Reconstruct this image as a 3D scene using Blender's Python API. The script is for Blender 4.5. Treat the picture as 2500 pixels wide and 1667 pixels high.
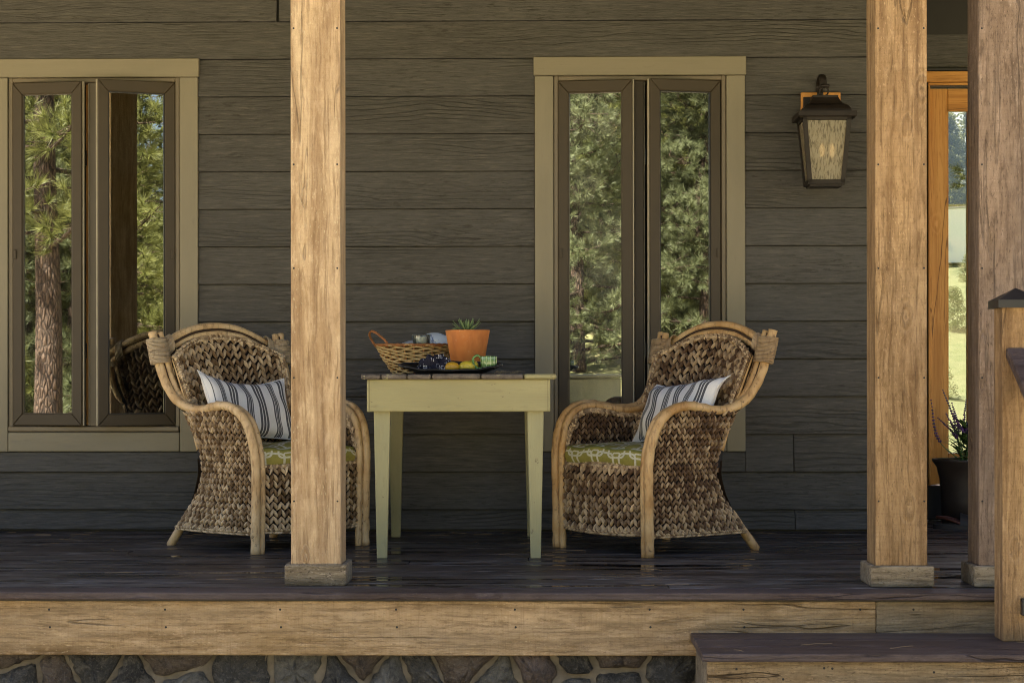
import bpy, bmesh, math, random
from mathutils import Vector, Matrix, Euler
R = math.radians
for o in list(bpy.data.objects): bpy.data.objects.remove(o)
sc = bpy.context.scene
COL = sc.collection

# ------------------------------------------------------------------ camera
F, CU, CV = 4700.0, 1250.0, 914.0           # focal length and principal point in photo pixels
TH, ROLL, EYE = 0.018, -0.0010, 0.74
CM = Matrix.Rotation(TH, 4, 'Z') @ Matrix.Rotation(R(90), 4, 'X') @ Matrix.Rotation(ROLL, 4, 'Z')
cam = bpy.data.cameras.new('camera'); camo = bpy.data.objects.new('camera', cam); COL.objects.link(camo)
camo.matrix_world = Matrix.Translation((0, 0, EYE)) @ CM
cam.sensor_width = 36; cam.lens = F / 2500 * 36; cam.shift_y = (CV - 833.5) / 2500
cam.clip_start = 0.1; cam.clip_end = 600
sc.camera = camo

# ------------------------------------------------------------------ world, sun, exposure
SUN_EL, SUN_ROT = R(54), R(-24)
w = bpy.data.worlds.new('World'); sc.world = w; w.use_nodes = True
wn = w.node_tree; sky = wn.nodes.new('ShaderNodeTexSky'); sky.sky_type = 'NISHITA'; sky.sun_disc = False
sky.sun_elevation = SUN_EL; sky.sun_rotation = SUN_ROT; sky.air_density = 0.65; sky.dust_density = 4.5; sky.ozone_density = 0.6
bg = wn.nodes['Background']; wn.links.new(sky.outputs[0], bg.inputs[0]); bg.inputs[1].default_value = 0.075
sl = bpy.data.lights.new('sun', 'SUN'); sl.energy = 5.0; sl.angle = R(0.5); sl.color = (1, 0.93, 0.82)
so = bpy.data.objects.new('sun', sl); COL.objects.link(so)
sd = Vector((math.sin(SUN_ROT) * math.cos(SUN_EL), math.cos(SUN_ROT) * math.cos(SUN_EL), math.sin(SUN_EL)))
so.rotation_euler = sd.to_track_quat('Z', 'Y').to_euler(); so.location = (0, 12, 14)
vs = sc.view_settings; vs.view_transform = 'Standard'; vs.look = 'None'; vs.gamma = 1; vs.use_curve_mapping = False
vs.exposure = 2.9
sc.render.engine = 'CYCLES'
sc.cycles.use_denoising = True; sc.cycles.use_adaptive_sampling = False; sc.cycles.caustics_reflective = False; sc.cycles.caustics_refractive = False; sc.cycles.filter_width = 1.05
sc.cycles.max_bounces = 8; sc.cycles.diffuse_bounces = 5; sc.cycles.glossy_bounces = 4; sc.cycles.transparent_max_bounces = 12
sc.cycles.sample_clamp_indirect = 6

def P(u, v, Y):
    """point of the plane y = Y seen at photo pixel (u, v)"""
    d = CM.to_3x3() @ Vector(((u - CU) / F, -(v - CV) / F, -1))
    return Vector((0, 0, EYE)) + d * (Y / d.y)
def PX(u, Y): return P(u, 914, Y).x
def PZ(v, u, Y): return P(u, v, Y).z

# ------------------------------------------------------------------ mesh helpers
def cr(pts, n):
    """catmull-rom through pts, n samples per span"""
    pts = [Vector(p) for p in pts]; out = []
    q = [pts[0] * 2 - pts[1]] + pts + [pts[-1] * 2 - pts[-2]]
    for i in range(1, len(q) - 2):
        a, b, c, d = q[i - 1:i + 3]
        for k in range(n):
            t = k / n
            out.append(0.5 * ((2 * b) + (c - a) * t + (2 * a - 5 * b + 4 * c - d) * t * t + (3 * b - a - 3 * c + d) * t ** 3))
    out.append(pts[-1]); return out

class MB:
    def __init__(s): s.v = []; s.f = []; s.t = []; s.m = []; s.uv = {}; s.tone = 0.5; s.mi = 0
    def vert(s, p, tone=None):
        s.v.append(tuple(p)); s.t.append(s.tone if tone is None else tone); return len(s.v) - 1
    def face(s, idx): s.f.append(tuple(idx)); s.m.append(s.mi)
    def box(s, x0, x1, y0, y1, z0, z1, M=None):
        b = len(s.v)
        for x in (x0, x1):
            for y in (y0, y1):
                for z in (z0, z1):
                    p = Vector((x, y, z)); s.vert(M @ p if M else p)
        for q in ((0, 1, 3, 2), (4, 6, 7, 5), (0, 4, 5, 1), (2, 3, 7, 6), (0, 2, 6, 4), (1, 5, 7, 3)):
            s.face([b + i for i in q])
    def tube(s, pts, r, n=8, caps=True, closed=False, oval=None, span=None):
        pts = [Vector(p) for p in pts]; N = len(pts)
        rr = r if isinstance(r, (list, tuple)) else [r] * N
        up = None; rings = []
        for i, p in enumerate(pts):
            if closed: t = pts[(i + 1) % N] - pts[i - 1]
            else: t = pts[min(i + 1, N - 1)] - pts[max(i - 1, 0)]
            if t.length < 1e-9: t = Vector((0, 0, 1))
            t.normalize()
            if up is None:
                up = Vector((0, 0, 1)) if abs(t.z) < 0.9 else Vector((0, 1, 0))
            up = (up - t * up.dot(t))
            if up.length < 1e-6: up = t.orthogonal()
            up.normalize(); sd_ = t.cross(up)
            ring = []
            for k in range(n):
                a = 2 * math.pi * k / n
                e = (oval or (1, 1))
                ring.append(s.vert(p + up * (math.cos(a) * rr[i] * e[0]) + sd_ * (math.sin(a) * rr[i] * e[1])))
            rings.append(ring)
        M = N if closed else N - 1
        lo_, hi_ = span or (0, M)
        for i in range(lo_, min(hi_, M)):
            A, B = rings[i], rings[(i + 1) % N]
            for k in range(n): s.face((A[k], A[(k + 1) % n], B[(k + 1) % n], B[k]))
        if caps and not closed:
            if lo_ == 0: s.face(rings[0][::-1])
            if hi_ >= M: s.face(rings[-1])
    def lathe(s, prof, n=32, c=(0, 0, 0), sx=1, sy=1, M=None):
        rings = []
        for r_, z in prof:
            ring = []
            for k in range(n):
                a = 2 * math.pi * k / n
                p = Vector((c[0] + math.cos(a) * r_ * sx, c[1] + math.sin(a) * r_ * sy, c[2] + z))
                ring.append(s.vert(M @ p if M else p))
            rings.append(ring)
        for A, B in zip(rings, rings[1:]):
            for k in range(n): s.face((A[k], A[(k + 1) % n], B[(k + 1) % n], B[k]))
        if prof[0][0] > 1e-4: s.face(rings[0][::-1])
        if prof[-1][0] > 1e-4: s.face(rings[-1])
    def grid(s, fn, na, nb, tone=None):
        b = len(s.v)
        for j in range(nb + 1):
            for i in range(na + 1): s.vert(fn(i / na, j / nb), tone)
        for j in range(nb):
            for i in range(na):
                q = b + j * (na + 1) + i
                s.face((q, q + 1, q + na + 2, q + na + 1))
    def ellip(s, c, rx, ry, rz, n=14, m=9, M=None, wob=0, rnd=None):
        b = []
        for j in range(m + 1):
            th = math.pi * j / m; ring = []
            for k in range(n):
                a = 2 * math.pi * k / n
                f = 1 + (rnd.uniform(-wob, wob) if wob else 0)
                p = Vector((rx * math.sin(th) * math.cos(a) * f, ry * math.sin(th) * math.sin(a) * f, rz * math.cos(th) * f))
                if M: p = M @ p
                ring.append(s.vert(p + Vector(c)))
            b.append(ring)
        for j in range(m):
            for k in range(n): s.face((b[j][k], b[j + 1][k], b[j + 1][(k + 1) % n], b[j][(k + 1) % n]))
    def spindle(s, c, d, nrm, L, W, T, tone):
        """one plump woven strand: pointed ends, length L along d, width W, thickness T along nrm"""
        d = d.normalized(); sd_ = d.cross(nrm).normalized(); nn = sd_.cross(d)
        rings = []
        for q, f in ((-0.5, 0.25), (-0.18, 1.0), (0.2, 0.95), (0.5, 0.2)):
            p = c + d * (q * L) + nn * (T * 0.5 * (f - 0.6))
            rings.append([s.vert(p + sd_ * (math.cos(a) * W * 0.5 * f) + nn * (math.sin(a) * T * f), tone)
                          for a in (-0.35, 0.55, 1.57, 2.6, 3.5)])
        for A, B in zip(rings, rings[1:]):
            for k in range(4): s.face((A[k], A[k + 1], B[k + 1], B[k]))
    def build(s, name, mats, parent=None, smooth=False, loc=None, bevel=0, seg=1, kind=None, tone=False, uv=None):
        me = bpy.data.meshes.new(name); off = Vector(loc) if loc is not None else Vector((0, 0, 0))
        me.from_pydata([tuple(Vector(p) - off) for p in s.v], [], s.f)
        for m_ in (mats if isinstance(mats, (list, tuple)) else [mats]): me.materials.append(m_)
        if any(s.m): me.polygons.foreach_set('material_index', s.m)
        if tone:
            at = me.attributes.new('tone', 'FLOAT', 'POINT'); at.data.foreach_set('value', s.t)
        if uv:
            ul = me.uv_layers.new(name='uv')
            for l in me.loops: ul.data[l.index].uv = uv[l.vertex_index]
        me.update()
        bm = bmesh.new(); bm.from_mesh(me)
        if not tone and not uv: bmesh.ops.recalc_face_normals(bm, faces=bm.faces)
        if bevel:
            es = [e for e in bm.edges if len(e.link_faces) == 2 and e.calc_face_angle(0) > 0.5]
            bmesh.ops.bevel(bm, geom=es, offset=bevel, segments=seg, affect='EDGES', profile=0.6, clamp_overlap=True)
        bm.to_mesh(me); bm.free()
        if smooth: me.polygons.foreach_set('use_smooth', [True] * len(me.polygons))
        o = bpy.data.objects.new(name, me); COL.objects.link(o)
        if parent: o.parent = parent
        o.location = off
        if kind: o['kind'] = kind
        return o

def tag(o, label=None, cat=None, group=None, kind=None):
    if label: o['label'] = label
    if cat: o['category'] = cat
    if group: o['group'] = group
    if kind: o['kind'] = kind
    return o
def thing(name, label, cat, loc=(0, 0, 0), rz=0, group=None, kind=None):
    o = bpy.data.objects.new(name, None); COL.objects.link(o); o.empty_display_size = 0.1
    o.location = loc; o.rotation_euler = (0, 0, rz)
    return tag(o, label, cat, group, kind)
def board(name, x0, x1, y0, y1, z0, z1, mt, parent=None, bevel=0.002, seg=1, kind=None, M=None):
    """a box whose origin is its centre; coordinates relative to parent's location"""
    off = Vector(parent.location) if parent else Vector((0, 0, 0))
    c = Vector(((x0 + x1) / 2, (y0 + y1) / 2, (z0 + z1) / 2))
    b = MB(); b.box(x0 - c.x, x1 - c.x, y0 - c.y, y1 - c.y, z0 - c.z, z1 - c.z)
    o = b.build(name, mt, parent, bevel=bevel, seg=seg, kind=kind)
    o.location = c - off
    return o

# ------------------------------------------------------------------ material helpers
class NT:
    def __init__(s, name):
        s.m = bpy.data.materials.new(name); s.m.use_nodes = True; s.t = s.m.node_tree
        s.b = s.t.nodes['Principled BSDF']; s.out = s.t.nodes['Material Output']
    def n(s, typ, props=None, **inp):
        x = s.t.nodes.new('ShaderNode' + typ)
        for k, v in (props or {}).items(): setattr(x, k, v)
        for k, v in inp.items():
            k2 = int(k[1:]) if k[0] == '_' and k[1:].isdigit() else k.replace('_', ' ')
            s.set(x.inputs[k2], v)
        return x
    def set(s, sock, v):
        if isinstance(v, bpy.types.NodeSocket): s.t.links.new(v, sock)
        elif isinstance(v, (tuple, list)) and len(v) == 3 and sock.type == 'RGBA': sock.default_value = (*v, 1)
        elif sock.type == 'RGBA' and not isinstance(v, (tuple, list)): sock.default_value = (v, v, v, 1)
        else: sock.default_value = v
    def math(s, op, a, b=0.0, c=0.0, clamp=False):
        x = s.n('Math', {'operation': op, 'use_clamp': clamp}, _0=a, _1=b)
        if op in ('SMOOTH_MAX', 'SMOOTH_MIN', 'MULTIPLY_ADD', 'COMPARE', 'WRAP'): s.set(x.inputs[2], c)
        return x.outputs[0]
    def mix(s, f, a, b, mode='MIX'):
        x = s.t.nodes.new('ShaderNodeMix'); x.data_type = 'RGBA'; x.blend_type = mode
        s.set(x.inputs[0], f); s.set(x.inputs[6], a); s.set(x.inputs[7], b); return x.outputs[2]
    def rng(s, v, a, b, c=0.0, d=1.0):
        x = s.n('MapRange', {'clamp': True}, _0=v, _1=a, _2=b, _3=c, _4=d); return x.outputs[0]
    def co(s, scale=(1, 1, 1), rnd=37.0, obj=True, seed=0.0):
        tc = s.n('TexCoord'); v = tc.outputs['Object'] if obj else tc.outputs['UV']
        if rnd:
            oi = s.n('ObjectInfo'); k = s.math('MULTIPLY', oi.outputs['Random'], rnd)
            cb = s.n('CombineXYZ', X=k, Y=s.math('MULTIPLY', k, 1.7), Z=s.math('MULTIPLY', k, 0.61))
            v = s.n('VectorMath', {'operation': 'ADD'}, _0=v, _1=cb.outputs[0]).outputs[0]
        if seed: v = s.n('VectorMath', {'operation': 'ADD'}, _0=v, _1=(seed, seed * 1.3, seed * 0.7)).outputs[0]
        return s.sc(v, scale)
    def sc(s, v, scale):
        return s.n('VectorMath', {'operation': 'MULTIPLY'}, _0=v, _1=scale).outputs[0]
    def noise(s, v, scale=1.0, detail=4.0, rough=0.55, dist=0.0, out=0):
        return s.n('TexNoise', None, Vector=v, Scale=scale, Detail=detail, Roughness=rough, Distortion=dist).outputs[out]
    def bump(s, h, strength=0.3, dist=0.01, nrm=None):
        x = s.n('Bump', None, Strength=strength, Distance=dist, Height=h)
        if nrm is not None: s.set(x.inputs['Normal'], nrm)
        return x.outputs[0]
    def fin(s, col=None, rough=None, nrm=None, spec=None, **kw):
        if col is not None: s.set(s.b.inputs['Base Color'], col)
        if rough is not None: s.set(s.b.inputs['Roughness'], rough)
        if nrm is not None: s.set(s.b.inputs['Normal'], nrm)
        if spec is not None: s.set(s.b.inputs['Specular IOR Level'], spec)
        for k, v in kw.items(): s.set(s.b.inputs[k.replace('_', ' ')], v)
        return s.m

def axis_scale(ax, along, cross):
    v = [cross] * 3; v[ax] = along; return tuple(v)

def wood(name, dark, mid, light, ax, knots=True, grey=0.0, specks=0.5, saw=0.3, rough=0.75, bump=0.5, chips=0.6, stain=0.0, greycol=(0.30, 0.27, 0.22), checks=0.8, kscale=1.0, dots=1.0):
    m = NT(name); c = m.co()
    warp = m.noise(m.sc(c, axis_scale(ax, 1.6, 6)), 1.0, 3, 0.5, out=1)
    cw = m.n('VectorMath', {'operation': 'MULTIPLY_ADD'}, _0=warp, _1=(0.06, 0.06, 0.06), _2=c).outputs[0]
    big = m.noise(m.sc(c, axis_scale(ax, 1.8, 7)), 1.0, 4, 0.6)
    mott = m.noise(m.sc(c, axis_scale(ax, 11, 34)), 1.0, 5, 0.7)
    grain = m.noise(m.sc(cw, axis_scale(ax, 4.0, 110)), 1.0, 6, 0.7)
    band = m.noise(m.sc(cw, axis_scale(ax, 0.9, 28)), 1.0, 3, 0.5)
    col = m.mix(m.rng(big, 0.36, 0.64), mid, light)
    col = m.mix(m.math('MULTIPLY', m.rng(band, 0.46, 0.70), 0.8), col, dark)
    h = m.math('MULTIPLY', grain, -0.8)
    if specks:
        hi = tuple(min(0.85, x * 1.35 + 0.05) for x in light)
        col = m.mix(m.math('MULTIPLY', m.rng(mott, 0.52, 0.66), 0.55 * specks), col, hi)
        col = m.mix(m.math('MULTIPLY', m.rng(mott, 0.46, 0.34), 0.9 * specks), col, dark)
    col = m.mix(m.math('MULTIPLY', m.rng(grain, 0.50, 0.66), 0.75), col, tuple(x * 0.8 for x in dark))
    if knots:
        vk = m.n('TexVoronoi', {'feature': 'F1'}, Vector=m.sc(cw, axis_scale(ax, 3.2 * kscale, 6.8 * kscale)), Scale=1.0, Randomness=1.0)
        dk = vk.outputs['Distance']
        gate = m.math('GREATER_THAN', m.n('SeparateColor', None, _0=vk.outputs['Color']).outputs[0], 0.40)
        ring = m.math('SINE', m.math('MULTIPLY', m.math('ADD', dk, m.math('MULTIPLY', mott, 0.22)), 58.0))
        zone = m.math('MULTIPLY', m.rng(dk, 0.26, 0.05), gate)
        core = m.math('MULTIPLY', m.rng(dk, 0.085, 0.04), gate)
        col = m.mix(m.math('MULTIPLY', zone, m.rng(ring, 0.0, 1, 0.0, 0.45)), col, dark)
        col = m.mix(m.math('MULTIPLY', zone, m.rng(ring, -0.1, -1, 0.0, 0.45)), col, tuple(min(0.8, x * 1.3 + 0.04) for x in light))
        col = m.mix(m.math('MULTIPLY', core, 0.75), col, tuple(x * 0.4 for x in dark))
        h = m.math('ADD', h, m.math('MULTIPLY', zone, m.math('MULTIPLY', ring, 0.6)))
    if specks:
        sp = m.noise(m.sc(c, axis_scale(ax, 60, 190)), 1.0, 2, 0.5)
        spm = m.math('MULTIPLY', m.rng(sp, 0.62, 0.70), m.rng(m.noise(m.sc(c, axis_scale(ax, 2.5, 7)), 1, 2), 0.42, 0.58))
        col = m.mix(m.math('MULTIPLY', spm, specks * .5), col, tuple(min(0.85, x * 1.7 + 0.08) for x in light))
        dp = m.noise(m.sc(c, axis_scale(ax, 55, 170)), 1.3, 2, 0.5)
        col = m.mix(m.math('MULTIPLY', m.rng(dp, 0.60, 0.70), specks * dots), col, tuple(x * 0.45 for x in dark))
    if saw:
        sw = m.noise(m.sc(c, axis_scale(ax, 150, 7)), 1.0, 3, 0.6)
        col = m.mix(m.math('MULTIPLY', m.rng(sw, 0.5, 0.72), saw * 0.6), col, dark)
        h = m.math('ADD', h, m.math('MULTIPLY', sw, saw * 0.7))
    if grey:
        g = m.rng(m.noise(m.sc(c, axis_scale(ax, 1.1, 5)), 1.0, 5, 0.65), 0.44, 0.62)
        col = m.mix(m.math('MULTIPLY', g, grey), col, m.mix(m.rng(grain, 0.42, 0.62), greycol, tuple(x * 0.55 for x in greycol)))
    if stain:
        g = m.rng(m.noise(m.sc(c, axis_scale(ax, 2.2, 9)), 1.0, 5, 0.7), 0.5, 0.68)
        col = m.mix(m.math('MULTIPLY', g, stain), col, tuple(x * 0.45 for x in dark))
    if checks:
        ck = m.noise(m.sc(cw, axis_scale(ax, 0.55, 13)), 1.0, 2, 0.4)
        ln = m.math('MULTIPLY', m.rng(m.math('ABSOLUTE', m.math('SUBTRACT', ck, 0.5)), 0.007, 0.002), m.rng(m.noise(m.sc(c, axis_scale(ax, 1.7, 3)), 1.0, 2), 0.46, 0.56))
        col = m.mix(m.math('MULTIPLY', ln, checks), col, tuple(x * 0.25 for x in dark))
        h = m.math('SUBTRACT', h, m.math('MULTIPLY', ln, 1.2))
    fine = m.noise(c, 240.0, 2, 0.5)
    h = m.math('ADD', h, m.math('MULTIPLY', fine, 0.25))
    return m.fin(col, rough, m.bump(h, bump, 0.010), 0.25)

def siding_mat():
    m = NT('painted_siding'); c = m.co(rnd=61)
    sx = m.n('SeparateXYZ', None, _0=c)
    rndv = m.n('ObjectInfo').outputs['Random']
    n1 = m.noise(m.sc(c, (0.9, 1, 4.5)), 1.0, 3, 0.5)
    n2 = m.noise(m.sc(c, (5, 1, 26)), 1.0, 4, 0.6)
    ph = m.math('ADD', m.math('MULTIPLY', sx.outputs[2], 300.0), m.math('ADD', m.math('MULTIPLY', n1, 58.0), m.math('MULTIPLY', n2, 5.0)))
    g = m.math('SINE', ph)
    fine = m.noise(m.sc(c, (9, 1, 120)), 1.0, 5, 0.75)
    pit = m.noise(m.sc(c, (13, 1, 75)), 1.0, 4, 0.7)
    gate = m.math('MULTIPLY', m.rng(m.noise(m.sc(c, (0.9, 1, 7)), 1.0, 2, 0.5), 0.46, 0.60), m.rng(rndv, 0.15, 0.8, 0.25, 1.0))
    ridge = m.rng(g, 0.55, 1.0)
    h = m.math('ADD', m.math('MULTIPLY', m.math('MULTIPLY', ridge, gate), -0.7), m.math('MULTIPLY', fine, 0.9))
    big = m.noise(m.sc(c, (1.2, 1, 3)), 1.0, 4, 0.6)
    col = m.mix(m.rng(big, 0.3, 0.7), (0.069, 0.067, 0.062), (0.094, 0.092, 0.085))
    col = m.mix(m.rng(rndv, 0.0, 1.0, 0.0, 0.6), col, (0.068, 0.064, 0.055))
    col = m.mix(m.math('MULTIPLY', m.rng(fine, 0.52, 0.64), 0.65), col, (0.040, 0.037, 0.031))
    col = m.mix(m.math('MULTIPLY', m.rng(fine, 0.46, 0.36), 0.45), col, (0.150, 0.138, 0.115))  # lit ridges and shaded pits of the embossed grain put into the colour
    col = m.mix(m.math('MULTIPLY', m.math('MULTIPLY', m.rng(pit, 0.55, 0.66), m.rng(n1, 0.42, 0.58)), 0.9), col, (0.040, 0.037, 0.031))
    col = m.mix(m.math('MULTIPLY', m.math('MULTIPLY', ridge, gate), 0.75), col, (0.044, 0.044, 0.037))
    return m.fin(col, 0.68, m.bump(h, 0.8, 0.006), 0.25)

def paint(name, colr, rough=0.55, ax=2, var=0.12, chips=0.0, chipcol=(0.1, 0.09, 0.08), bump=0.15, dirt=0.25):
    m = NT(name); c = m.co()
    n = m.noise(m.sc(c, axis_scale(ax, 2, 10)), 1.0, 5, 0.6)
    gr = m.noise(m.sc(c, axis_scale(ax, 6, 120)), 1.0, 4, 0.6)
    col = m.mix(m.rng(n, 0.3, 0.7), tuple(x * (1 - var) for x in colr), tuple(min(1, x * (1 + var)) for x in colr))
    d = m.rng(m.noise(m.sc(c, axis_scale(ax, 8, 40)), 1.0, 5, 0.7), 0.58, 0.75)
    col = m.mix(m.math('MULTIPLY', d, dirt), col, tuple(x * 0.5 for x in colr))
    if chips:
        k = m.rng(m.noise(m.sc(c, axis_scale(ax, 14, 30)), 1.0, 5, 0.7), 0.62 - chips * 0.25, 0.64 - chips * 0.25)
        col = m.mix(k, col, chipcol)
    return m.fin(col, rough, m.bump(gr, bump, 0.004), 0.35)

def plain(name, colr, rough=0.5, metal=0.0, var=0.1, scale=20, bump=0.1, spec=0.4):
    m = NT(name); c = m.co()
    n = m.noise(c, scale, 4, 0.6)
    col = m.mix(m.rng(n, 0.3, 0.7), tuple(x * (1 - var) for x in colr), tuple(min(1, x * (1 + var)) for x in colr))
    return m.fin(col, rough, m.bump(n, bump, 0.003), spec, Metallic=metal)

def deck_mat():
    m = NT('wet_deck_boards'); c = m.co(rnd=23)
    st = m.noise(m.sc(c, (2.6, 70, 70)), 1.0, 6, 0.7)
    lg = m.noise(m.sc(c, (0.9, 9, 9)), 1.0, 4, 0.6)
    rndv = m.n('ObjectInfo').outputs['Random']
    col = m.mix(m.rng(lg, 0.3, 0.7), (0.042, 0.031, 0.025), (0.088, 0.070, 0.058))
    col = m.mix(m.rng(rndv, 0, 1, 0, .75), col, (0.034, 0.026, 0.023))
    s2 = m.noise(m.sc(c, (2.8, 17, 17)), 1.0, 5, 0.7)
    col = m.mix(m.math('MULTIPLY', m.rng(s2, 0.52, 0.66), 0.85), col, (0.016, 0.012, 0.011))
    col = m.mix(m.math('MULTIPLY', m.rng(s2, 0.45, 0.34), 0.7), col, (0.155, 0.132, 0.115))
    col = m.mix(m.math('MULTIPLY', m.rng(st, 0.48, 0.64), 0.85), col, (0.010, 0.008, 0.008))
    wn = m.noise(m.sc(c, (4.2, 62, 62)), 1.0, 6, 0.75)
    wr = m.math('MULTIPLY', m.rng(wn, 0.49, 0.60), m.rng(m.noise(m.sc(c, (1.5, 5, 5)), 1, 3), 0.40, 0.56))
    col = m.mix(m.math('MULTIPLY', wr, 0.8), col, (0.23, 0.21, 0.19))
    tc = m.n('NewGeometry'); pw = m.sc(tc.outputs['Position'], (1.0, 13.0, 1))
    wet = m.rng(m.noise(pw, 1.0, 4, 0.6), 0.545, 0.575)
    col = m.mix(m.math('MULTIPLY', wet, 0.8), col, (0.006, 0.0045, 0.0045))
    ro = m.mix(wet, m.rng(st, 0.3, 0.7, 0.34, 0.6), 0.06)
    h = m.math('MULTIPLY', st, m.math('SUBTRACT', 1.0, wet))
    return m.fin(col, ro, m.bump(h, 0.5, 0.005), 0.26)

def rattan_mat(name, light, mid, dark, seed):
    m = NT(name); c = m.co(rnd=0, seed=seed)
    a = m.noise(c, 9.0, 4, 0.6); b = m.noise(m.sc(c, (60, 60, 14)), 1.0, 4, 0.65); d = m.noise(c, 26.0, 5, 0.7)
    col = m.mix(m.rng(a, 0.35, 0.65), light, mid)
    col = m.mix(m.math('MULTIPLY', m.rng(b, 0.52, 0.70), 0.75), col, dark)
    col = m.mix(m.math('MULTIPLY', m.rng(d, 0.60, 0.68), 0.8), col, tuple(x * 0.5 for x in dark))
    h = m.noise(m.sc(c, (80, 80, 20)), 1.0, 3, 0.6)
    return m.fin(col, m.rng(a, 0.3, 0.7, 0.42, 0.6), m.bump(h, 0.3, 0.003), 0.4)

def weave_mat(name, deep, midc, lightc, seed):
    m = NT(name); c = m.co(rnd=0, seed=seed)
    t = m.n('Attribute', {'attribute_name': 'tone'}).outputs['Fac']
    n = m.noise(c, 7.0, 3, 0.6); fib = m.noise(c, 330.0, 3, 0.7)
    tt = m.math('ADD', t, m.math('ADD', m.math('MULTIPLY', m.math('SUBTRACT', n, 0.5), 0.4), m.math('MULTIPLY', m.math('SUBTRACT', fib, 0.5), 0.45)))
    r = m.n('ValToRGB', None, _0=tt); e = r.color_ramp.elements
    e[0].position = 0.05; e[0].color = (*deep, 1); e[1].position = 0.95; e[1].color = (*lightc, 1)
    k = e.new(0.5); k.color = (*midc, 1)
    return m.fin(r.outputs[0], 0.62, m.bump(fib, 0.4, 0.002), 0.3)

def glass_mat(name, refl=3.2, dirt=0.03, tint=(0.86, 0.9, 0.86)):
    m = NT(name); fr = m.n('Fresnel', None, IOR=1.5)
    k = m.math('MULTIPLY', fr.outputs[0], refl, clamp=True)
    tr = m.n('BsdfTransparent', None, Color=tint); gl = m.n('BsdfGlossy', None, Roughness=0.0, Color=(0.95, 0.97, 0.94))
    mx = m.n('MixShader', None, _0=k, _1=tr.outputs[0], _2=gl.outputs[0])
    df = m.n('BsdfDiffuse', None, Color=(0.55, 0.55, 0.5))
    c = m.co(); n = m.noise(c, 5.0, 3, 0.6); s2 = m.noise(c, 160.0, 2, 0.5)
    dm = m.math('MULTIPLY', m.math('ADD', m.rng(n, 0.4, 0.75), m.math('MULTIPLY', m.rng(s2, 0.62, 0.75), 1.0)), dirt)
    m2 = m.n('MixShader', None, _0=dm, _1=mx.outputs[0], _2=df.outputs[0])
    m.t.links.new(m2.outputs[0], m.out.inputs[0]); return m.m

def foliage_mat(name, a, b, trans=0.25):
    m = NT(name); g = m.n('TexCoord').outputs['Object']
    n = m.noise(g, 1.6, 3, 0.6); n2 = m.noise(g, 14.0, 2, 0.5)
    col = m.mix(m.rng(n, 0.3, 0.7), a, b); col = m.mix(m.math('MULTIPLY', m.rng(n2, 0.4, 0.7), 0.5), col, tuple(x * 1.6 for x in b))
    tl = m.n('BsdfTranslucent', None, Color=col)
    m.set(m.b.inputs['Base Color'], col); m.set(m.b.inputs['Roughness'], 0.5); m.set(m.b.inputs['Specular IOR Level'], 0.3)
    mx = m.n('MixShader', None, _0=trans, _1=m.b.outputs[0], _2=tl.outputs[0])
    m.t.links.new(mx.outputs[0], m.out.inputs[0]); return m.m

# ------------------------------------------------------------------ materials
M_SIDE = siding_mat()
M_TRIM = paint('sage_trim_paint', (0.215, 0.192, 0.132), 0.5, 2, 0.08)
M_TRIMH = paint('sage_trim_paint_level', (0.215, 0.192, 0.132), 0.5, 0, 0.08)
M_FRAME = plain('bronze_window_cladding', (0.046, 0.034, 0.018), 0.55, 0, 0.08, 6, 0.03)
M_MOULD = plain('beige_window_frame', (0.15, 0.122, 0.080), 0.4, 0, 0.08, 6, 0.03)
M_SEAL = plain('black_seal', (0.012, 0.011, 0.010), 0.5)
M_ALU = plain('pale_weatherstrip', (0.42, 0.38, 0.28), 0.4)
M_OAK = wood('varnished_fir_upright', (0.36, 0.15, 0.03), (0.50, 0.235, 0.055), (0.56, 0.29, 0.08), 2, True, 0, 0, 0, 0.38, 0.1)
M_OAKH = wood('varnished_fir_level', (0.36, 0.15, 0.03), (0.50, 0.235, 0.055), (0.56, 0.29, 0.08), 0, False, 0, 0, 0, 0.38, 0.1)
M_POST = wood('rough_cedar_post', (0.25, 0.152, 0.072), (0.44, 0.300, 0.158), (0.57, 0.425, 0.250), 2, True, 0.18, 0.55, 0.2, 0.8, 0.8, greycol=(0.44, 0.34, 0.235), checks=.25, dots=.3, kscale=1.5)
M_POST2 = wood('stained_cedar_post', (0.155, 0.085, 0.034), (0.295, 0.18, 0.080), (0.41, 0.27, 0.130), 2, True, 0.15, 0.65, 0.35, 0.8, 0.8, stain=0.3, greycol=(0.33, 0.24, 0.16), checks=.3, dots=.6)
M_POSTG = wood('greyed_cedar_post', (0.115, 0.076, 0.048), (0.215, 0.148, 0.098), (0.29, 0.21, 0.145), 2, True, 0.55, 0.8, 0.4, 0.8, 0.8, greycol=(0.245, 0.19, 0.15), checks=.35, dots=.7)
M_BASE = wood('weathered_base_board', (0.115, 0.086, 0.050), (0.225, 0.180, 0.115), (0.31, 0.255, 0.170), 0, False, 0.5, 0.8, 0.25, 0.85, 0.8, greycol=(0.26, 0.225, 0.165))
M_FASC = wood('cedar_fascia', (0.185, 0.112, 0.045), (0.37, 0.245, 0.112), (0.50, 0.35, 0.19), 0, True, 0.35, 0.75, 0.5, 0.8, 0.8, stain=0.22, greycol=(0.42, 0.33, 0.21), kscale=.75, checks=.5, dots=.5)
M_FASC2 = wood('greyed_fascia', (0.145, 0.092, 0.042), (0.27, 0.185, 0.095), (0.36, 0.262, 0.148), 0, True, 0.6, 0.8, 0.6, 0.8, 0.8, stain=0.35, greycol=(0.30, 0.25, 0.165), kscale=.75)
M_DECK = deck_mat()
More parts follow.
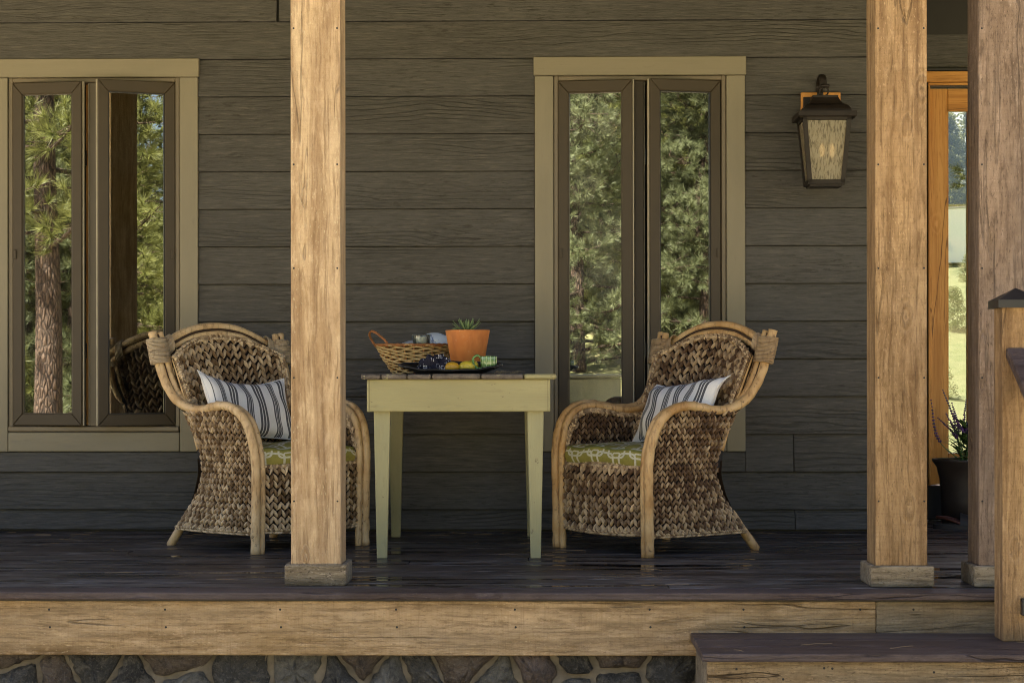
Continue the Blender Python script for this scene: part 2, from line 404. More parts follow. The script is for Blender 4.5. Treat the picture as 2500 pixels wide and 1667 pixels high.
M_NOSE = wood('dark_stained_tread', (0.030, 0.019, 0.016), (0.066, 0.045, 0.038), (0.092, 0.066, 0.057), 0, True, 0.4, 0.5, 0.1, 0.45, 0.5, greycol=(0.12, 0.10, 0.10), kscale=.7)
M_MORT = plain('lime_mortar', (0.175, 0.148, 0.105), 0.9, 0, 0.3, 22, 0.8)
M_CEIL = wood('porch_ceiling_boards', (0.05, 0.03, 0.016), (0.085, 0.055, 0.03), (0.11, 0.075, 0.042), 0, False, 0, 0, 0, 0.7, 0.2)
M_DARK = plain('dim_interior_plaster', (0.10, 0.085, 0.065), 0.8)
M_ROOF = plain('roof_shingle', (0.06, 0.055, 0.05), 0.9)
M_GLASS = glass_mat('window_glass', 8.5, 0.012)
M_GLASSD = glass_mat('dusty_window_glass', 12.0, 0.13)
M_GLASSC = glass_mat('door_glass', 1.2, 0.01, (0.90, 0.91, 0.82))
M_IRON = plain('dark_bronze_metal', (0.020, 0.015, 0.011), 0.5, 0.3, 0.25, 30, 0.05)
M_COPPER = plain('bare_copper_plate', (0.55, 0.25, 0.06), 0.35, 0.5, 0.2, 40, 0.05)
M_BLACK = plain('black_cap_metal', (0.012, 0.012, 0.013), 0.4)
M_TABLE = paint('celery_table_paint', (0.365, 0.325, 0.155), 0.5, 0, 0.10, dirt=0.5, bump=.4, chips=-.14, chipcol=(.20, .165, .085))
M_TABLEV = paint('celery_leg_paint', (0.340, 0.315, 0.165), 0.5, 2, 0.10, dirt=0.5, bump=.4, chips=-.14, chipcol=(.20, .165, .085))

# ------------------------------------------------------------------ ground, porch, house
YW, YE, YB = 9.07, 6.535, 9.80          # siding plane, deck edge, recessed entry wall
GZ = -0.62
def ground_z(x, y):
    z = GZ
    if y < -5: z += (-5 - y) * 0.155 + 0.25 * math.sin(x * 0.31 + y * 0.2) + 0.12 * math.sin(x * 0.9 - y * 0.55)
    if y > 15: z += (y - 15) * 0.115 + 0.2 * math.sin(x * 0.4 + y * 0.3)
    if y < -60: z = GZ + 55 * 0.155 + (-60 - y) * 0.05
    if y > 70: z = GZ + 55 * 0.115
    return z
def ground_mat():
    m = NT('dry_meadow'); g = m.n('NewGeometry').outputs['Position']
    n = m.noise(g, 0.35, 5, 0.6); n2 = m.noise(g, 3.0, 5, 0.7); n3 = m.noise(g, 40.0, 3, 0.7)
    col = m.mix(m.rng(n, 0.35, 0.65), (0.30, 0.25, 0.12), (0.17, 0.19, 0.06))
    col = m.mix(m.math('MULTIPLY', m.rng(n2, 0.45, 0.7), 0.6), col, (0.38, 0.33, 0.20))
    col = m.mix(m.math('MULTIPLY', m.rng(n3, 0.4, 0.7), 0.35), col, (0.10, 0.09, 0.045))
    sy = m.n('SeparateXYZ', None, _0=g).outputs[1]
    col = m.mix(m.math('MULTIPLY', m.rng(sy, 14.0, 18.0), .97), col, m.mix(m.rng(n2, .35, .65), (0.036, 0.045, 0.018), (0.062, 0.066, 0.034)))
    dr = m.math('MULTIPLY', m.rng(sy, -4.5, -3.0), m.rng(sy, 9.0, 8.0))
    bounce_grv = m.mix(m.rng(m.noise(g, 55.0, 4, 0.7), 0.3, 0.7), (0.30, 0.245, 0.165), (0.50, 0.43, 0.315))  # pale gravel strip added out of view to bounce sunlight onto the porch
    col = m.mix(dr, col, bounce_grv)
    return m.fin(col, 0.95, m.bump(n3, 0.6, 0.03), 0.1)
M_GROUND = ground_mat()
b = MB(); xs = [-200, -120, -80, -60, -45, -34] + [-26 + 2 * i for i in range(27)] + [34, 45, 60, 80, 120, 200]
ys = [-220, -140, -90, -60, -48] + [-40 + 2 * i for i in range(41)] + [48, 60, 80, 120, 200]
for y in ys:
    for x in xs: b.vert((x, y, ground_z(x, y)))
for j in range(len(ys) - 1):
    for i in range(len(xs) - 1):
        q = j * len(xs) + i; b.face((q, q + 1, q + len(xs) + 1, q + len(xs)))
tag(b.build('ground', M_GROUND, smooth=True), kind='structure')

house = thing('house', 'porch-fronted house with dark olive-brown lap siding and two tall casement windows', 'house', (0, YW, 0))
XL = -4.4; XC = 1.66
ZK = lambda k: 0.106 + 0.1768 * k
WIN = [dict(u0=-25, u1=483, i0=19, i1=438), dict(u0=1306, u1=1820, i0=1352, i1=1774)]
TY = YW - 0.028                          # trim face
for wd in WIN:
    for k in ('u0', 'u1', 'i0', 'i1'): wd[k.replace('u', 'x').replace('i', 'o')] = PX(wd[k], TY)
WZ0, WZ1 = 0.378, 2.230                  # trim bottom and top
IZ0, IZ1 = 0.472, 2.142                  # inside of the trim
def lap(x0, x1, z0, z1, y=YW, top_t=0.004, bot_t=0.021):
    c = Vector(((x0 + x1) / 2, y, (z0 + z1) / 2)); b = MB()
    x0 -= c.x; x1 -= c.x; z0 -= c.z; z1 -= c.z
    pts = [(0.012, z0), (-bot_t + 0.002, z0), (-bot_t, z0 + 0.003), (-top_t, z1), (0.012, z1)]
    A = [b.vert((x0, p[0], p[1])) for p in pts]; B = [b.vert((x1, p[0], p[1])) for p in pts]
    for i in range(5): b.face((A[i], A[(i + 1) % 5], B[(i + 1) % 5], B[i]))
    b.face(A[::-1]); b.face(B)
    o = b.build('siding_board', M_SIDE, house); o.location = c - Vector(house.location); return o
g = 0.002
for k in range(-1, 17):
    z0, z1 = max(ZK(k), 0.012), ZK(k + 1) - 0.003
    if z0 > 2.64: break
    if z1 > 2.655: z1 = 2.655
    cuts = []
    if k == 13: cuts = [(PX(680, YW), 0.012)]
    if k == 1: cuts = [(PX(1937, YW), 0.005)]
    if k == -1: cuts = [(PX(1940, YW), 0.004)]
    if 2 <= k <= 11:
        spans = [(XL, WIN[0]['x0'] - g), (WIN[0]['x1'] + g, WIN[1]['x0'] - g), (WIN[1]['x1'] + g, XC)]
    elif k == 1:
        spans = [(XL, WIN[0]['x0'] - g), (WIN[0]['x1'] + g, WIN[1]['x0'] - g), (WIN[1]['x1'] + g, XC)]
        for wd in WIN: lap(wd['x0'], wd['x1'], z0, WZ0 - 0.003, bot_t=0.021, top_t=0.013)
    else: spans = [(XL, XC)]
    for a, c_ in spans:
        for cx, gap in cuts:
            if a < cx < c_:
                lap(a, cx - gap / 2, z0, z1); a = cx + gap / 2
        lap(a, c_, z0, z1)
# structural wall behind the boards, with the two openings
b = MB(); wb0, wb1 = YW + 0.013, YW + 0.15
def wl(x0, x1, z0, z1): b.box(x0, x1, wb0 - YW, wb1 - YW, z0, z1)
o0a, o0b, o1a, o1b = WIN[0]['o0'], WIN[0]['o1'], WIN[1]['o0'], WIN[1]['o1']
wl(XL, o0a, GZ, 3.10); wl(o0b, o1a, GZ, 3.10); wl(o1b, XC, GZ, 3.10)
for a, c_ in ((o0a, o0b), (o1a, o1b)): wl(a, c_, GZ, IZ0); wl(a, c_, IZ1, 3.10)
b.build('wall', M_SEAL, house)
# side return and recessed entry wall, rear rooms
b = MB()
b.box(XC - 0.02, XC, 0.013, YB - YW, 0.0, 2.655); b.build('wall', M_SIDE, house)
b = MB()
DX0, DX1 = PX(2264, YB), PX(2264, YB) + 1.25
b.box(XC, DX0, YB - YW, YB - YW + 0.15, 0, 3.1); b.box(DX1, 4.6, YB - YW, YB - YW + 0.15, 0, 3.1); b.box(DX0, DX1, YB - YW, YB - YW + 0.15, 2.24, 3.1)
b.box(DX0, DX1, YB - YW - 0.004, YB - YW + 0.15, 0, 0.155)
b.build('wall', M_SEAL, house)
for k in range(2):
    z0 = PZ(168.4, 2280, YB) - 0.1737 + 0.1737 * k + (0.078 if k == 0 else 0)
    z1 = PZ(168.4, 2280, YB) + 0.1737 * k - 0.002
    lap(XC, 4.6, z0, min(z1, 2.655), YB)
# rooms: dark box behind the windows, open rear bay behind the entry door
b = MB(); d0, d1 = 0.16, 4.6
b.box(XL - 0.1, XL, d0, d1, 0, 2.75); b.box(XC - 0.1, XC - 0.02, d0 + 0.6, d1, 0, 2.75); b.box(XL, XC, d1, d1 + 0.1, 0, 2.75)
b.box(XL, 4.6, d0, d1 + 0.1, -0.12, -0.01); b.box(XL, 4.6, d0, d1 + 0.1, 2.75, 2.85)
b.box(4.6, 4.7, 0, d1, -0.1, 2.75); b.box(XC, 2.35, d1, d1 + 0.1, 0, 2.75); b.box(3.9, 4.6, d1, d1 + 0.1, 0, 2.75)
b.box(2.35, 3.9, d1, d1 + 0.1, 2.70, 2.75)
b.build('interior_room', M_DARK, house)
# porch ceiling, beam and roof
b = MB()
for i in range(18): b.box(XL - 0.5, 4.9, -2.62 + i * 0.205, -2.62 + i * 0.205 + 0.201, 2.66, 2.68)
b.build('porch_ceiling', M_CEIL, house)
b = MB(); b.box(XL - 0.5, 4.9, 6.72 - YW, 6.92 - YW, 2.56, 2.655); b.build('porch_beam', M_POST2, house)
b = MB()
for (y0, z0, y1, z1) in ((6.42, 2.76, 11.6, 4.6), (11.6, 4.6, 14.4, 3.2)):
    for dz in (0, 0.1): pass
    v = [b.vert((x, y - YW, z)) for (x, y, z) in ((XL - 0.7, y0, z0), (5.1, y0, z0), (5.1, y1, z1), (XL - 0.7, y1, z1), (XL - 0.7, y0, z0 + .12), (5.1, y0, z0 + .12), (5.1, y1, z1 + .12), (XL - 0.7, y1, z1 + .12))]
    for q in ((0, 3, 2, 1), (4, 5, 6, 7), (0, 1, 5, 4), (1, 2, 6, 5), (2, 3, 7, 6), (3, 0, 4, 7)): b.face([v[i] for i in q])
b.build('roof', M_ROOF, house)

# ---- casement windows
def build_window(wd, glass, left_hinge, right_hinge, mull, label, phiL, phiR):
    Yl = -0.028; xo0, xo1, x0, x1 = wd['o0'], wd['o1'], wd['x0'], wd['x1']
    b = MB(); fy0, fy1 = -0.016, 0.10
    t = 0.022
    b.box(xo0 + .001, xo0 + t, fy0, fy1, IZ0, IZ1); b.box(xo1 - t, xo1 - .001, fy0, fy1, IZ0, IZ1)
    b.box(xo0 + t, xo1 - t, fy0, fy1, IZ1 - t, IZ1 - .001)
    wn_ = b.build('casement_window', M_MOULD, house, bevel=0.003); tag(wn_, label)
    W = wn_
    def part(name, x0_, x1_, y0_, y1_, z0_, z1_, mt, bev=0.002):
        o = board(name, x0_, x1_, y0_, y1_, z0_, z1_, mt, None, bev); o.parent = W; return o
    part('window_sill', xo0 + .002, xo1 - .002, -0.034, 0.10, IZ0 + .001, IZ0 + 0.026, M_MOULD, 0.004)
    # boards of the surround
    part('trim_board', x0, xo0 - .001, Yl + .002, 0.012, WZ0, IZ1 - .001, M_TRIM, 0.003)
    part('trim_board', xo1 + .001, x1, Yl + .002, 0.012, WZ0, IZ1 - .001, M_TRIM, 0.003)
    part('trim_board', x0 - .005, x1 + .005, Yl - .002, 0.012, IZ1 + .001, WZ1, M_TRIMH, 0.003)
    part('trim_board', xo0 + .001, xo1 - .001, Yl + .001, 0.012, WZ0 + .001, IZ0 - .002, M_TRIMH, 0.003)
    zs0, zs1 = IZ0 + 0.030, IZ1 - 0.025
    for side, hu, fu, phi, gm in (('L', left_hinge[0], left_hinge[1], phiL, glass[0]), ('R', right_hinge[0], right_hinge[1], phiR, glass[1])):
        hy = -0.020
        H = Vector((PX(hu, YW + hy), hy, 0))
        sg = 1 if side == 'L' else -1
        tdir = Vector((sg * math.cos(phi), -math.sin(phi), 0))
        # width from where the free edge is seen
        wdt = 0.32
        for _ in range(8):
            E_ = H + tdir * wdt; wdt += (PX(fu, YW + E_.y) - E_.x) * sg / math.cos(phi)
        M = Matrix.Translation(H) @ Matrix.Rotation(-phi * sg if sg > 0 else phi, 4, 'Z')
        st, rl = 0.0475, 0.054
        b = MB()
        X = (lambda a: a) if sg > 0 else (lambda a: -a)
        def bx(a0, a1, z0, z1, y0=0.0, y1=0.045):
            p, q = sorted((X(a0), X(a1))); b.box(p, q, y0, y1, z0, z1, M)
        def mem(ps):
            i0 = len(b.v)
            for yy in (0.0, 0.045):
                for (aa, zz) in ps: b.vert(M @ Vector((X(aa), yy, zz)))
            b.face((i0, i0 + 1, i0 + 2, i0 + 3)); b.face((i0 + 7, i0 + 6, i0 + 5, i0 + 4))
            for k in range(4): b.face((i0 + k, i0 + 4 + k, i0 + 4 + (k + 1) % 4, i0 + (k + 1) % 4))
        e_ = .0006
        mem(((0, zs0 + e_), (st, zs0 + rl + e_), (st, zs1 - rl - e_), (0, zs1 - e_)))
        mem(((wdt - st, zs0 + rl + e_), (wdt, zs0 + e_), (wdt, zs1 - e_), (wdt - st, zs1 - rl - e_)))
        mem(((0, zs1), (st, zs1 - rl), (wdt - st, zs1 - rl), (wdt, zs1))); mem(((0, zs0), (wdt, zs0), (wdt - st, zs0 + rl), (st, zs0 + rl)))
        o = b.build('sash', M_FRAME, W, bevel=0.003)
        b = MB()                                     # glazing bead
        q = 0.005
        bx(st, st + q, zs0 + rl, zs1 - rl, 0.006, 0.02); bx(wdt - st - q, wdt - st, zs0 + rl, zs1 - rl, 0.006, 0.02)
        bx(st + q, wdt - st - q, zs1 - rl - q, zs1 - rl, 0.006, 0.02); bx(st + q, wdt - st - q, zs0 + rl, zs0 + rl + q, 0.006, 0.02)
        b.build('glazing_bead', M_SEAL if side == 'R' else M_FRAME, W)
        b = MB(); bx(st + 0.001, wdt - st - 0.001, zs0 + rl, zs1 - rl, 0.014, 0.018); b.build('pane', gm, W)
        b = MB(); bx(wdt + .001, wdt + 0.006, zs0, zs1, 0.012, 0.03); b.build('weatherstrip', M_ALU, W)
        zc = PZ(620, 1000, YW)
        b = MB(); bx(0.006, 0.02, zc - 0.022, zc + 0.022, -0.007, -0.001); b.build('latch', M_FRAME, W, bevel=0.002)
    # fixed post between the sashes, fir lining beside it
    a, c_ = PX(mull[0], YW), PX(mull[1], YW)
    part('mullion', a, c_, -0.006, 0.09, IZ0 + .027, IZ1 - t - .001, M_FRAME if label[0] == 'r' else M_MOULD)
    part('weatherstrip', a - .0065, a - .0005, 0.0, 0.05, IZ0 + .028, IZ1 - t - .002, M_ALU)
    part('weatherstrip', c_ + .0005, c_ + .0055, 0.01, 0.05, IZ0 + .028, IZ1 - t - .002, M_ALU)
    part('inner_lining', PX(mull[2], YW + .06), PX(mull[2], YW + .06) + 0.012, 0.04, 0.11, IZ0 + .03, IZ1 - t - .002, M_OAK)
    part('inner_lining', PX(mull[2], YW + .06) - 0.022, PX(mull[2], YW + .06) - .001, 0.115, 0.13, IZ0 + .03, IZ1 - t - .002, M_SEAL)
    for zc in (PZ(382, 1000, YW), PZ(855, 1000, YW)):
        part('hinge', PX(mull[2], YW + .03) - 0.014, PX(mull[2], YW + .03) - .003, 0.015, 0.05, zc - 0.036, zc + 0.036, M_BLACK)
    return W
build_window(WIN[0], (M_GLASS, M_GLASS), (31, 199), (428, 240), (219, 240, 213), 'left casement window with a dark post reflected in its right sash', R(9.5), R(21.0))
build_window(WIN[1], (M_GLASSD, M_GLASS), (1363, 1544), (1760, 1588), (1550, 1572, 1580), 'right casement window with dusty left pane, between table and lantern', R(8.4), R(13))

# ---- entry door (only a strip shows between the posts)
yd = YB - YW
door = MB(); jx = PX(2264, YB)
door.box(jx, PX(2269, YB), yd - 0.03, yd + 0.12, 0.16, 2.20); DO = door.build('entry_door', M_OAK, house, bevel=0.002)
def dpart(name, x0, x1, y0, y1, z0, z1, mt, bev=0.003):
    o = board(name, x0, x1, y0, y1, z0, z1, mt, None, bev); o.parent = DO; return o
zt = PZ(178, 2300, YB); zt2 = PZ(204, 2300, YB)
dpart('head_trim', jx - .02, DX1 + .1, yd - 0.05, yd + .0, zt2, zt, M_OAKH)
dpart('head_stop', jx - .0, DX1 + .1, yd - 0.035, yd + .0, zt2 - 0.014, zt2 - .001, M_OAKH)
dpart('flashing', jx - .02, DX1 + .1, yd - 0.055, yd + .0, zt + .001, zt + 0.016, M_BLACK)
zr = PZ(217, 2300, YB); zg = PZ(272, 2300, YB)
dpart('stile', PX(2270, YB), PX(2314, YB), yd + 0.0, yd + .05, 0.18, zr, M_OAK)
dpart('rail', PX(2314, YB) + .001, PX(2362, YB) + .2, yd + 0.001, yd + .05, zg, zr, M_OAKH)
dpart('rail', PX(2314, YB) + .001, PX(2362, YB) + .2, yd + 0.001, yd + .05, 0.18, 0.34, M_OAKH)
dpart('glazing_bead', PX(2314, YB) + .001, PX(2317, YB), yd + 0.01, yd + .04, 0.34, zg - .001, M_OAK, 0.001)
dpart('stile', PX(2363, YB), PX(2363, YB) + .1, yd + 0.002, yd + .05, 0.341, zg - .001, M_OAK)
dpart('door_leaf', PX(2363, YB) + .2, DX1, yd + 0.0, yd + .05, 0.16, 2.2, M_OAK)
dpart('pane', PX(2317, YB) + .001, PX(2363, YB) - .001, yd + 0.02, yd + .026, 0.341, zg - .002, M_GLASSC, 0)
dpart('threshold', jx - .02, DX1, yd - 0.10, yd - .006, 0.012, 0.179, M_BLACK)

# ---- deck
deck = thing('porch_deck', 'wet dark plank porch floor with rounded front board', None, (0, YE, 0), kind='structure')
rnd = random.Random(5)
pit = (YW - 0.004 - (YE + 0.1425)) / 17
for i in range(22):
    y = YE + 0.1425 + i * pit
    x0 = XL if i < 17 else XC + .002
    jx_ = rnd.uniform(-3.5, 2.8); dz = rnd.uniform(-0.0012, 0.0012)
    for (a, c_) in (((x0, jx_ - .0015), (jx_ + .0015, 4.55)) if x0 < jx_ - 0.3 else ((x0, 4.55),)):
        board('deck_board', a, c_, y, y + pit - 0.0075, -0.025 + dz, 0.0 + dz, M_DECK, deck, 0.003)
board('nosing_board', XL, 4.6, YE, YE + 0.1395, -0.0255, 0.0, M_NOSE, deck, 0.006, 3)
xj = PX(2142, YE)
board('fascia_board', XL, xj - .001, YE + 0.030, YE + 0.068, -0.218, -0.0330, M_FASC, deck, 0.003)
board('fascia_board', xj + .001, 4.6, YE + 0.031, YE + 0.068, -0.218, -0.0335, M_FASC2, deck, 0.003)
b = MB(); b.box(XL, 4.6, 0.034, 2.4, -0.0325, -0.0262); b.build('joist_frame', M_SEAL, deck)
def nails(root, pts, name='nail', r=0.004):
    b = MB()
    for (x, y, z) in pts:
        c = Vector((x, y, z)); b.tube([c, c - Vector((0, 0.0012, 0))], r, 7)
    o = b.build(name, M_SEAL, None, kind='stuff'); o.parent = root; o.location = -Vector(root.location)
nl = []
for u in (120, 403, 684, 967, 1257, 1586, 1815):
    nl += [P(u, 1487, YE + .030), P(u + 2, 1530, YE + .030)]
for u in (2100, 2230): nl.append(P(u, 1487, YE + .030))
nails(deck, nl)

# ---- stone foundation
def clip(poly, px, pz, qx, qz):
    mx, mz, nx, nz = (px + qx) / 2, (pz + qz) / 2, qx - px, qz - pz
    out = []
    for i in range(len(poly)):
        a, c_ = poly[i], poly[(i + 1) % len(poly)]
        da = (a[0] - mx) * nx + (a[1] - mz) * nz; dc = (c_[0] - mx) * nx + (c_[1] - mz) * nz
        if da <= 0: out.append(a)
        if (da < 0) != (dc < 0):
            t = da / (da - dc); out.append((a[0] + (c_[0] - a[0]) * t, a[1] + (c_[1] - a[1]) * t))
    return out
def stone_mat(name, a, bb, c_):
    m = NT(name); c = m.co(); n = m.noise(c, 6.0, 6, 0.65); n2 = m.noise(c, 26.0, 6, 0.7); n3 = m.noise(c, 110.0, 3, 0.7)
    col = m.mix(m.rng(n, 0.35, 0.65), a, bb); col = m.mix(m.math('MULTIPLY', m.rng(n2, 0.48, 0.64), 0.9), col, c_)
    col = m.mix(m.math('MULTIPLY', m.rng(n3, 0.52, 0.72), 0.3), col, (0.30, 0.28, 0.24))
    h = m.math('ADD', m.math('MULTIPLY', n2, 1.0), m.math('MULTIPLY', n3, 0.35))
    return m.fin(col, 0.72, m.bump(h, 1.0, 0.022), 0.4)
STM = [stone_mat('basalt', (0.026, 0.025, 0.022), (0.060, 0.057, 0.049), (0.12, 0.11, 0.088)),
       stone_mat('grey_fieldstone', (0.085, 0.081, 0.068), (0.16, 0.15, 0.122), (0.05, 0.048, 0.042)),
       stone_mat('brown_fieldstone', (0.085, 0.063, 0.043), (0.13, 0.10, 0.072), (0.04, 0.031, 0.025)),
       stone_mat('rosy_fieldstone', (0.115, 0.085, 0.066), (0.16, 0.122, 0.098), (0.06, 0.048, 0.042))]
SY = YE + 0.098
fnd = thing('stone_foundation', 'rubble stone foundation wall of dark fieldstones under the porch fascia', 'stone wall', (0, SY, GZ))
seeds = [(-80, 1640, 0), (45, 1655, 0), (30, 1600, 2), (150, 1640, 2), (228, 1618, 0), (318, 1650, 0), (420, 1604, 2), (445, 1690, 1), (590, 1640, 0), (740, 1636, 1),
         (880, 1606, 2), (825, 1655, 0), (945, 1640, 1), (1044, 1618, 0), (1120, 1603, 2), (1205, 1645, 1), (1330, 1622, 3), (1408, 1612, 0), (1500, 1604, 2), (1500, 1668, 0), (1410, 1690, 1),
         (1640, 1625, 0), (1740, 1650, 1), (1830, 1640, 0), (1950, 1640, 2)]
rs = random.Random(11)
for r_ in range(1, 4):
    for i in range(24): seeds.append((-220 + i * 105 + rs.uniform(-30, 30), 1700 + r_ * 72 + rs.uniform(-18, 18), rs.randrange(4)))
for i in range(4): seeds.append((-180 - i * 130, 1640, i % 3))
pts = [(P(u, v, SY).x, P(u, v, SY).z, k) for u, v, k in seeds]
for i, (x, z, k) in enumerate(pts):
    if z < GZ - 0.02: continue
    pl = [(x - .4, z - .3), (x + .4, z - .3), (x + .4, z + .3), (x - .4, z + .3)]
    for j, (qx, qz, _) in enumerate(pts):
        if j != i and pl: pl = clip(pl, x, z, qx, qz)
    pl = [(px, min(pz, -0.190)) for px, pz in pl]
    if len(pl) < 3: continue
    cx = sum(p[0] for p in pl) / len(pl); cz = sum(p[1] for p in pl) / len(pl)
    # densify, shrink by the joint, round
    q = []
    for a, c_ in zip(pl, pl[1:] + pl[:1]):
        L_ = math.hypot(c_[0] - a[0], c_[1] - a[1]); n_ = max(2, int(L_ / 0.022))
        for t in range(n_): q.append(((a[0] + (c_[0] - a[0]) * t / n_), (a[1] + (c_[1] - a[1]) * t / n_)))
    for _ in range(1): q = [((q[n][0] * 2 + q[n - 1][0] + q[(n + 1) % len(q)][0]) / 4, (q[n][1] * 2 + q[n - 1][1] + q[(n + 1) % len(q)][1]) / 4) for n in range(len(q))]
    sh = rs.uniform(0.005, 0.014)
    q2 = []
    for px, pz in q:
        d = math.hypot(px - cx, pz - cz) or 1; s_ = max(0.3, 1 - (sh + rs.uniform(-0.005, 0.007)) / d); q2.append(((px - cx) * s_, (pz - cz) * s_))
    b = MB(); rings = []
    dome = rs.uniform(0.012, 0.045); tx, tz = rs.uniform(-.12, .12), rs.uniform(-.1, .1)
    for f_, dy in ((1.0, 0.035), (1.0, 0.002), (0.95, -0.006), (0.75, -0.008 - dome * .5), (0.4, -0.008 - dome * .9)):
        rings.append([b.vert((px * f_, dy + (px * tx + pz * tz) * f_ * (dy < 0) + rs.uniform(-.009, .009) * (f_ < 1), pz * f_)) for px, pz in q2])
    n_ = len(q2)
    for A, B in zip(rings, rings[1:]):
        for s_ in range(n_): b.face((A[s_], A[(s_ + 1) % n_], B[(s_ + 1) % n_], B[s_]))
    ce = b.vert((0, -0.008 - dome, 0))
    for s_ in range(n_): b.face((rings[-1][s_], rings[-1][(s_ + 1) % n_], ce))
    o = b.build('stone', STM[k], fnd, smooth=True); o.location = Vector((cx, SY, cz)) - Vector(fnd.location)
def mort(a, c_):
    x = XL + (4.6 - XL) * a; z = GZ - 0.05 + (-0.17 - GZ + 0.05) * c_
    return Vector((x, 0.008 - 0.010 * math.sin(x * 31 + z * 17) * math.sin(x * 13 - z * 41), z - GZ))
b = MB(); b.grid(mort, 300, 22); b.build('mortar', M_MORT, fnd, smooth=True)

# ---- entry step
step = thing('entry_step', 'broad dark-stained wooden step with cedar riser in front of the porch', 'step', (0.5, 6.3, GZ))
SX = 0.488; SZ = -0.138
for (y0, y1) in ((6.062, 6.226), (6.231, 6.392), (6.397, 6.560)):
    board('tread_board', SX, 4.0, y0, y1, SZ - 0.026, SZ, M_NOSE, step, 0.005, 2)
board('riser', SX + .018, 4.0, 6.095, 6.13, -0.40, SZ - .028, M_FASC2, step, 0.003)
board('riser', SX + .022, 4.0, 6.097, 6.13, GZ, -0.402, M_FASC2, step, 0.003)
board('side_board', SX + .020, SX + .055, 6.131, 6.595, GZ, SZ - .028, M_BASE, step, 0.003)
nails(step, [P(1798, 1632, 6.095), P(2012, 1630, 6.095), P(2032, 1631, 6.095), P(2280, 1640, 6.095), P(1912, 1657, 6.095)])

# ---- porch posts
def porch_post(label, u0, yf, wdt, mt, bmat, mirror=False):
    x0 = PX(u0, yf); x1 = x0 + wdt; t = 0.021
    r = thing('porch_post', label, 'post', ((x0 + x1) / 2, yf + wdt / 2, 0), 0, 'square timber posts along the porch edge')
    board('post_shaft', x0, x1, yf, yf + wdt, 0.001, 2.558, mt, r, 0.004, 2)
    board('base_board', x0 - t, x1 + t, yf - t, yf - .0005, 0.001, 0.075, bmat, r, 0.008, 2)
    board('base_board', x0 - t, x1 + t, yf + wdt + .0005, yf + wdt + t, 0.001, 0.075, bmat, r, 0.008, 2)
    board('base_board', x0 - t, x0 - .0005, yf + .0005, yf + wdt - .0005, 0.001, 0.0755, bmat, r, 0.008, 2)
    board('base_board', x1 + .0005, x1 + t, yf + .0005, yf + wdt - .0005, 0.001, 0.0755, bmat, r, 0.008, 2)
    np_ = []
    for v in (70, 402, 655, 922, 1223):
        np_ += [(x0 + 0.011, yf, PZ(v, u0, yf)), (x1 - 0.011, yf, PZ(v, u0, yf))]
    nails(r, np_, r=0.0035); return r
porch_post('pale tan square porch post standing in front of the left wicker chair', 710, 6.752, 0.175, M_POST, M_BASE)
porch_post('golden brown porch post to the right of the wall lantern, full width in view', 2137, 6.722, 0.180, M_POST2, M_BASE)
porch_post('greyish brown porch post behind the capped newel post', 2390, 6.722, 0.180, M_POSTG, M_BASE)

# ---- newel post and handrail
NX, NY, NW = PX(2447, 6.35), 6.35, 0.116
nw = thing('newel_post', 'short square stair post with black pyramid cap at the right edge', 'post', (NX + NW / 2, NY + NW / 2, SZ))
board('post_shaft', NX, NX + NW, NY, NY + NW, SZ + .0005, 0.975, M_POST2, nw, 0.004, 2)
b = MB(); hw = NW / 2 + 0.016; z0 = 0.957 - SZ
q = [b.vert((sx * hw, sy * hw, z0)) for sx, sy in ((-1, -1), (1, -1), (1, 1), (-1, 1))]
q1 = [b.vert((sx * hw, sy * hw, z0 + 0.026)) for sx, sy in ((-1, -1), (1, -1), (1, 1), (-1, 1))]
q2 = [b.vert((sx * hw * .93, sy * hw * .93, z0 + 0.029)) for sx, sy in ((-1, -1), (1, -1), (1, 1), (-1, 1))]
ap = b.vert((0, 0, z0 + 0.068)); b.face(q[::-1])
for A, B in ((q, q1), (q1, q2)):
    for i in range(4): b.face((A[i], A[(i + 1) % 4], B[(i + 1) % 4], B[i]))
for i in range(4): b.face((q2[i], q2[(i + 1) % 4], ap))
b.build('post_cap', M_BLACK, nw)
bx_ = P(2491, 1480, NY)
board('rail_bracket', bx_.x, bx_.x + 0.04, NY - 0.03, NY - .0005, PZ(1500, 2495, NY), PZ(1459, 2495, NY), M_BLACK, nw, 0.002)
hx = PX(2456, NY) ; hz = PZ(847, 2456, NY)
rail = thing('handrail', 'sloping dark stained handrail running down from the newel post', 'handrail', (hx, NY, hz))
sl_ = R(29)
b = MB(); Mr = Matrix.Rotation(sl_, 4, 'X')
b.box(0.0, 0.135, -1.6, -0.002, -0.034, 0.0, Mr); b.build('rail_cap', M_NOSE, rail, bevel=0.005)
b = MB(); b.box(0.045, 0.09, -1.58, -0.02, -0.13, -0.0345, Mr); b.build('sub_rail', M_POST2, rail, bevel=0.003)
b = MB(); b.box(0.02, 0.115, -1.62, -1.5, -2.0, -0.035 - 1.5 * math.tan(sl_) - 0.06); b.v = [(x, y + 0.1, max(z, GZ - hz - 0.3)) for x, y, z in b.v]
b.build('lower_post', M_POST2, rail, bevel=0.003)

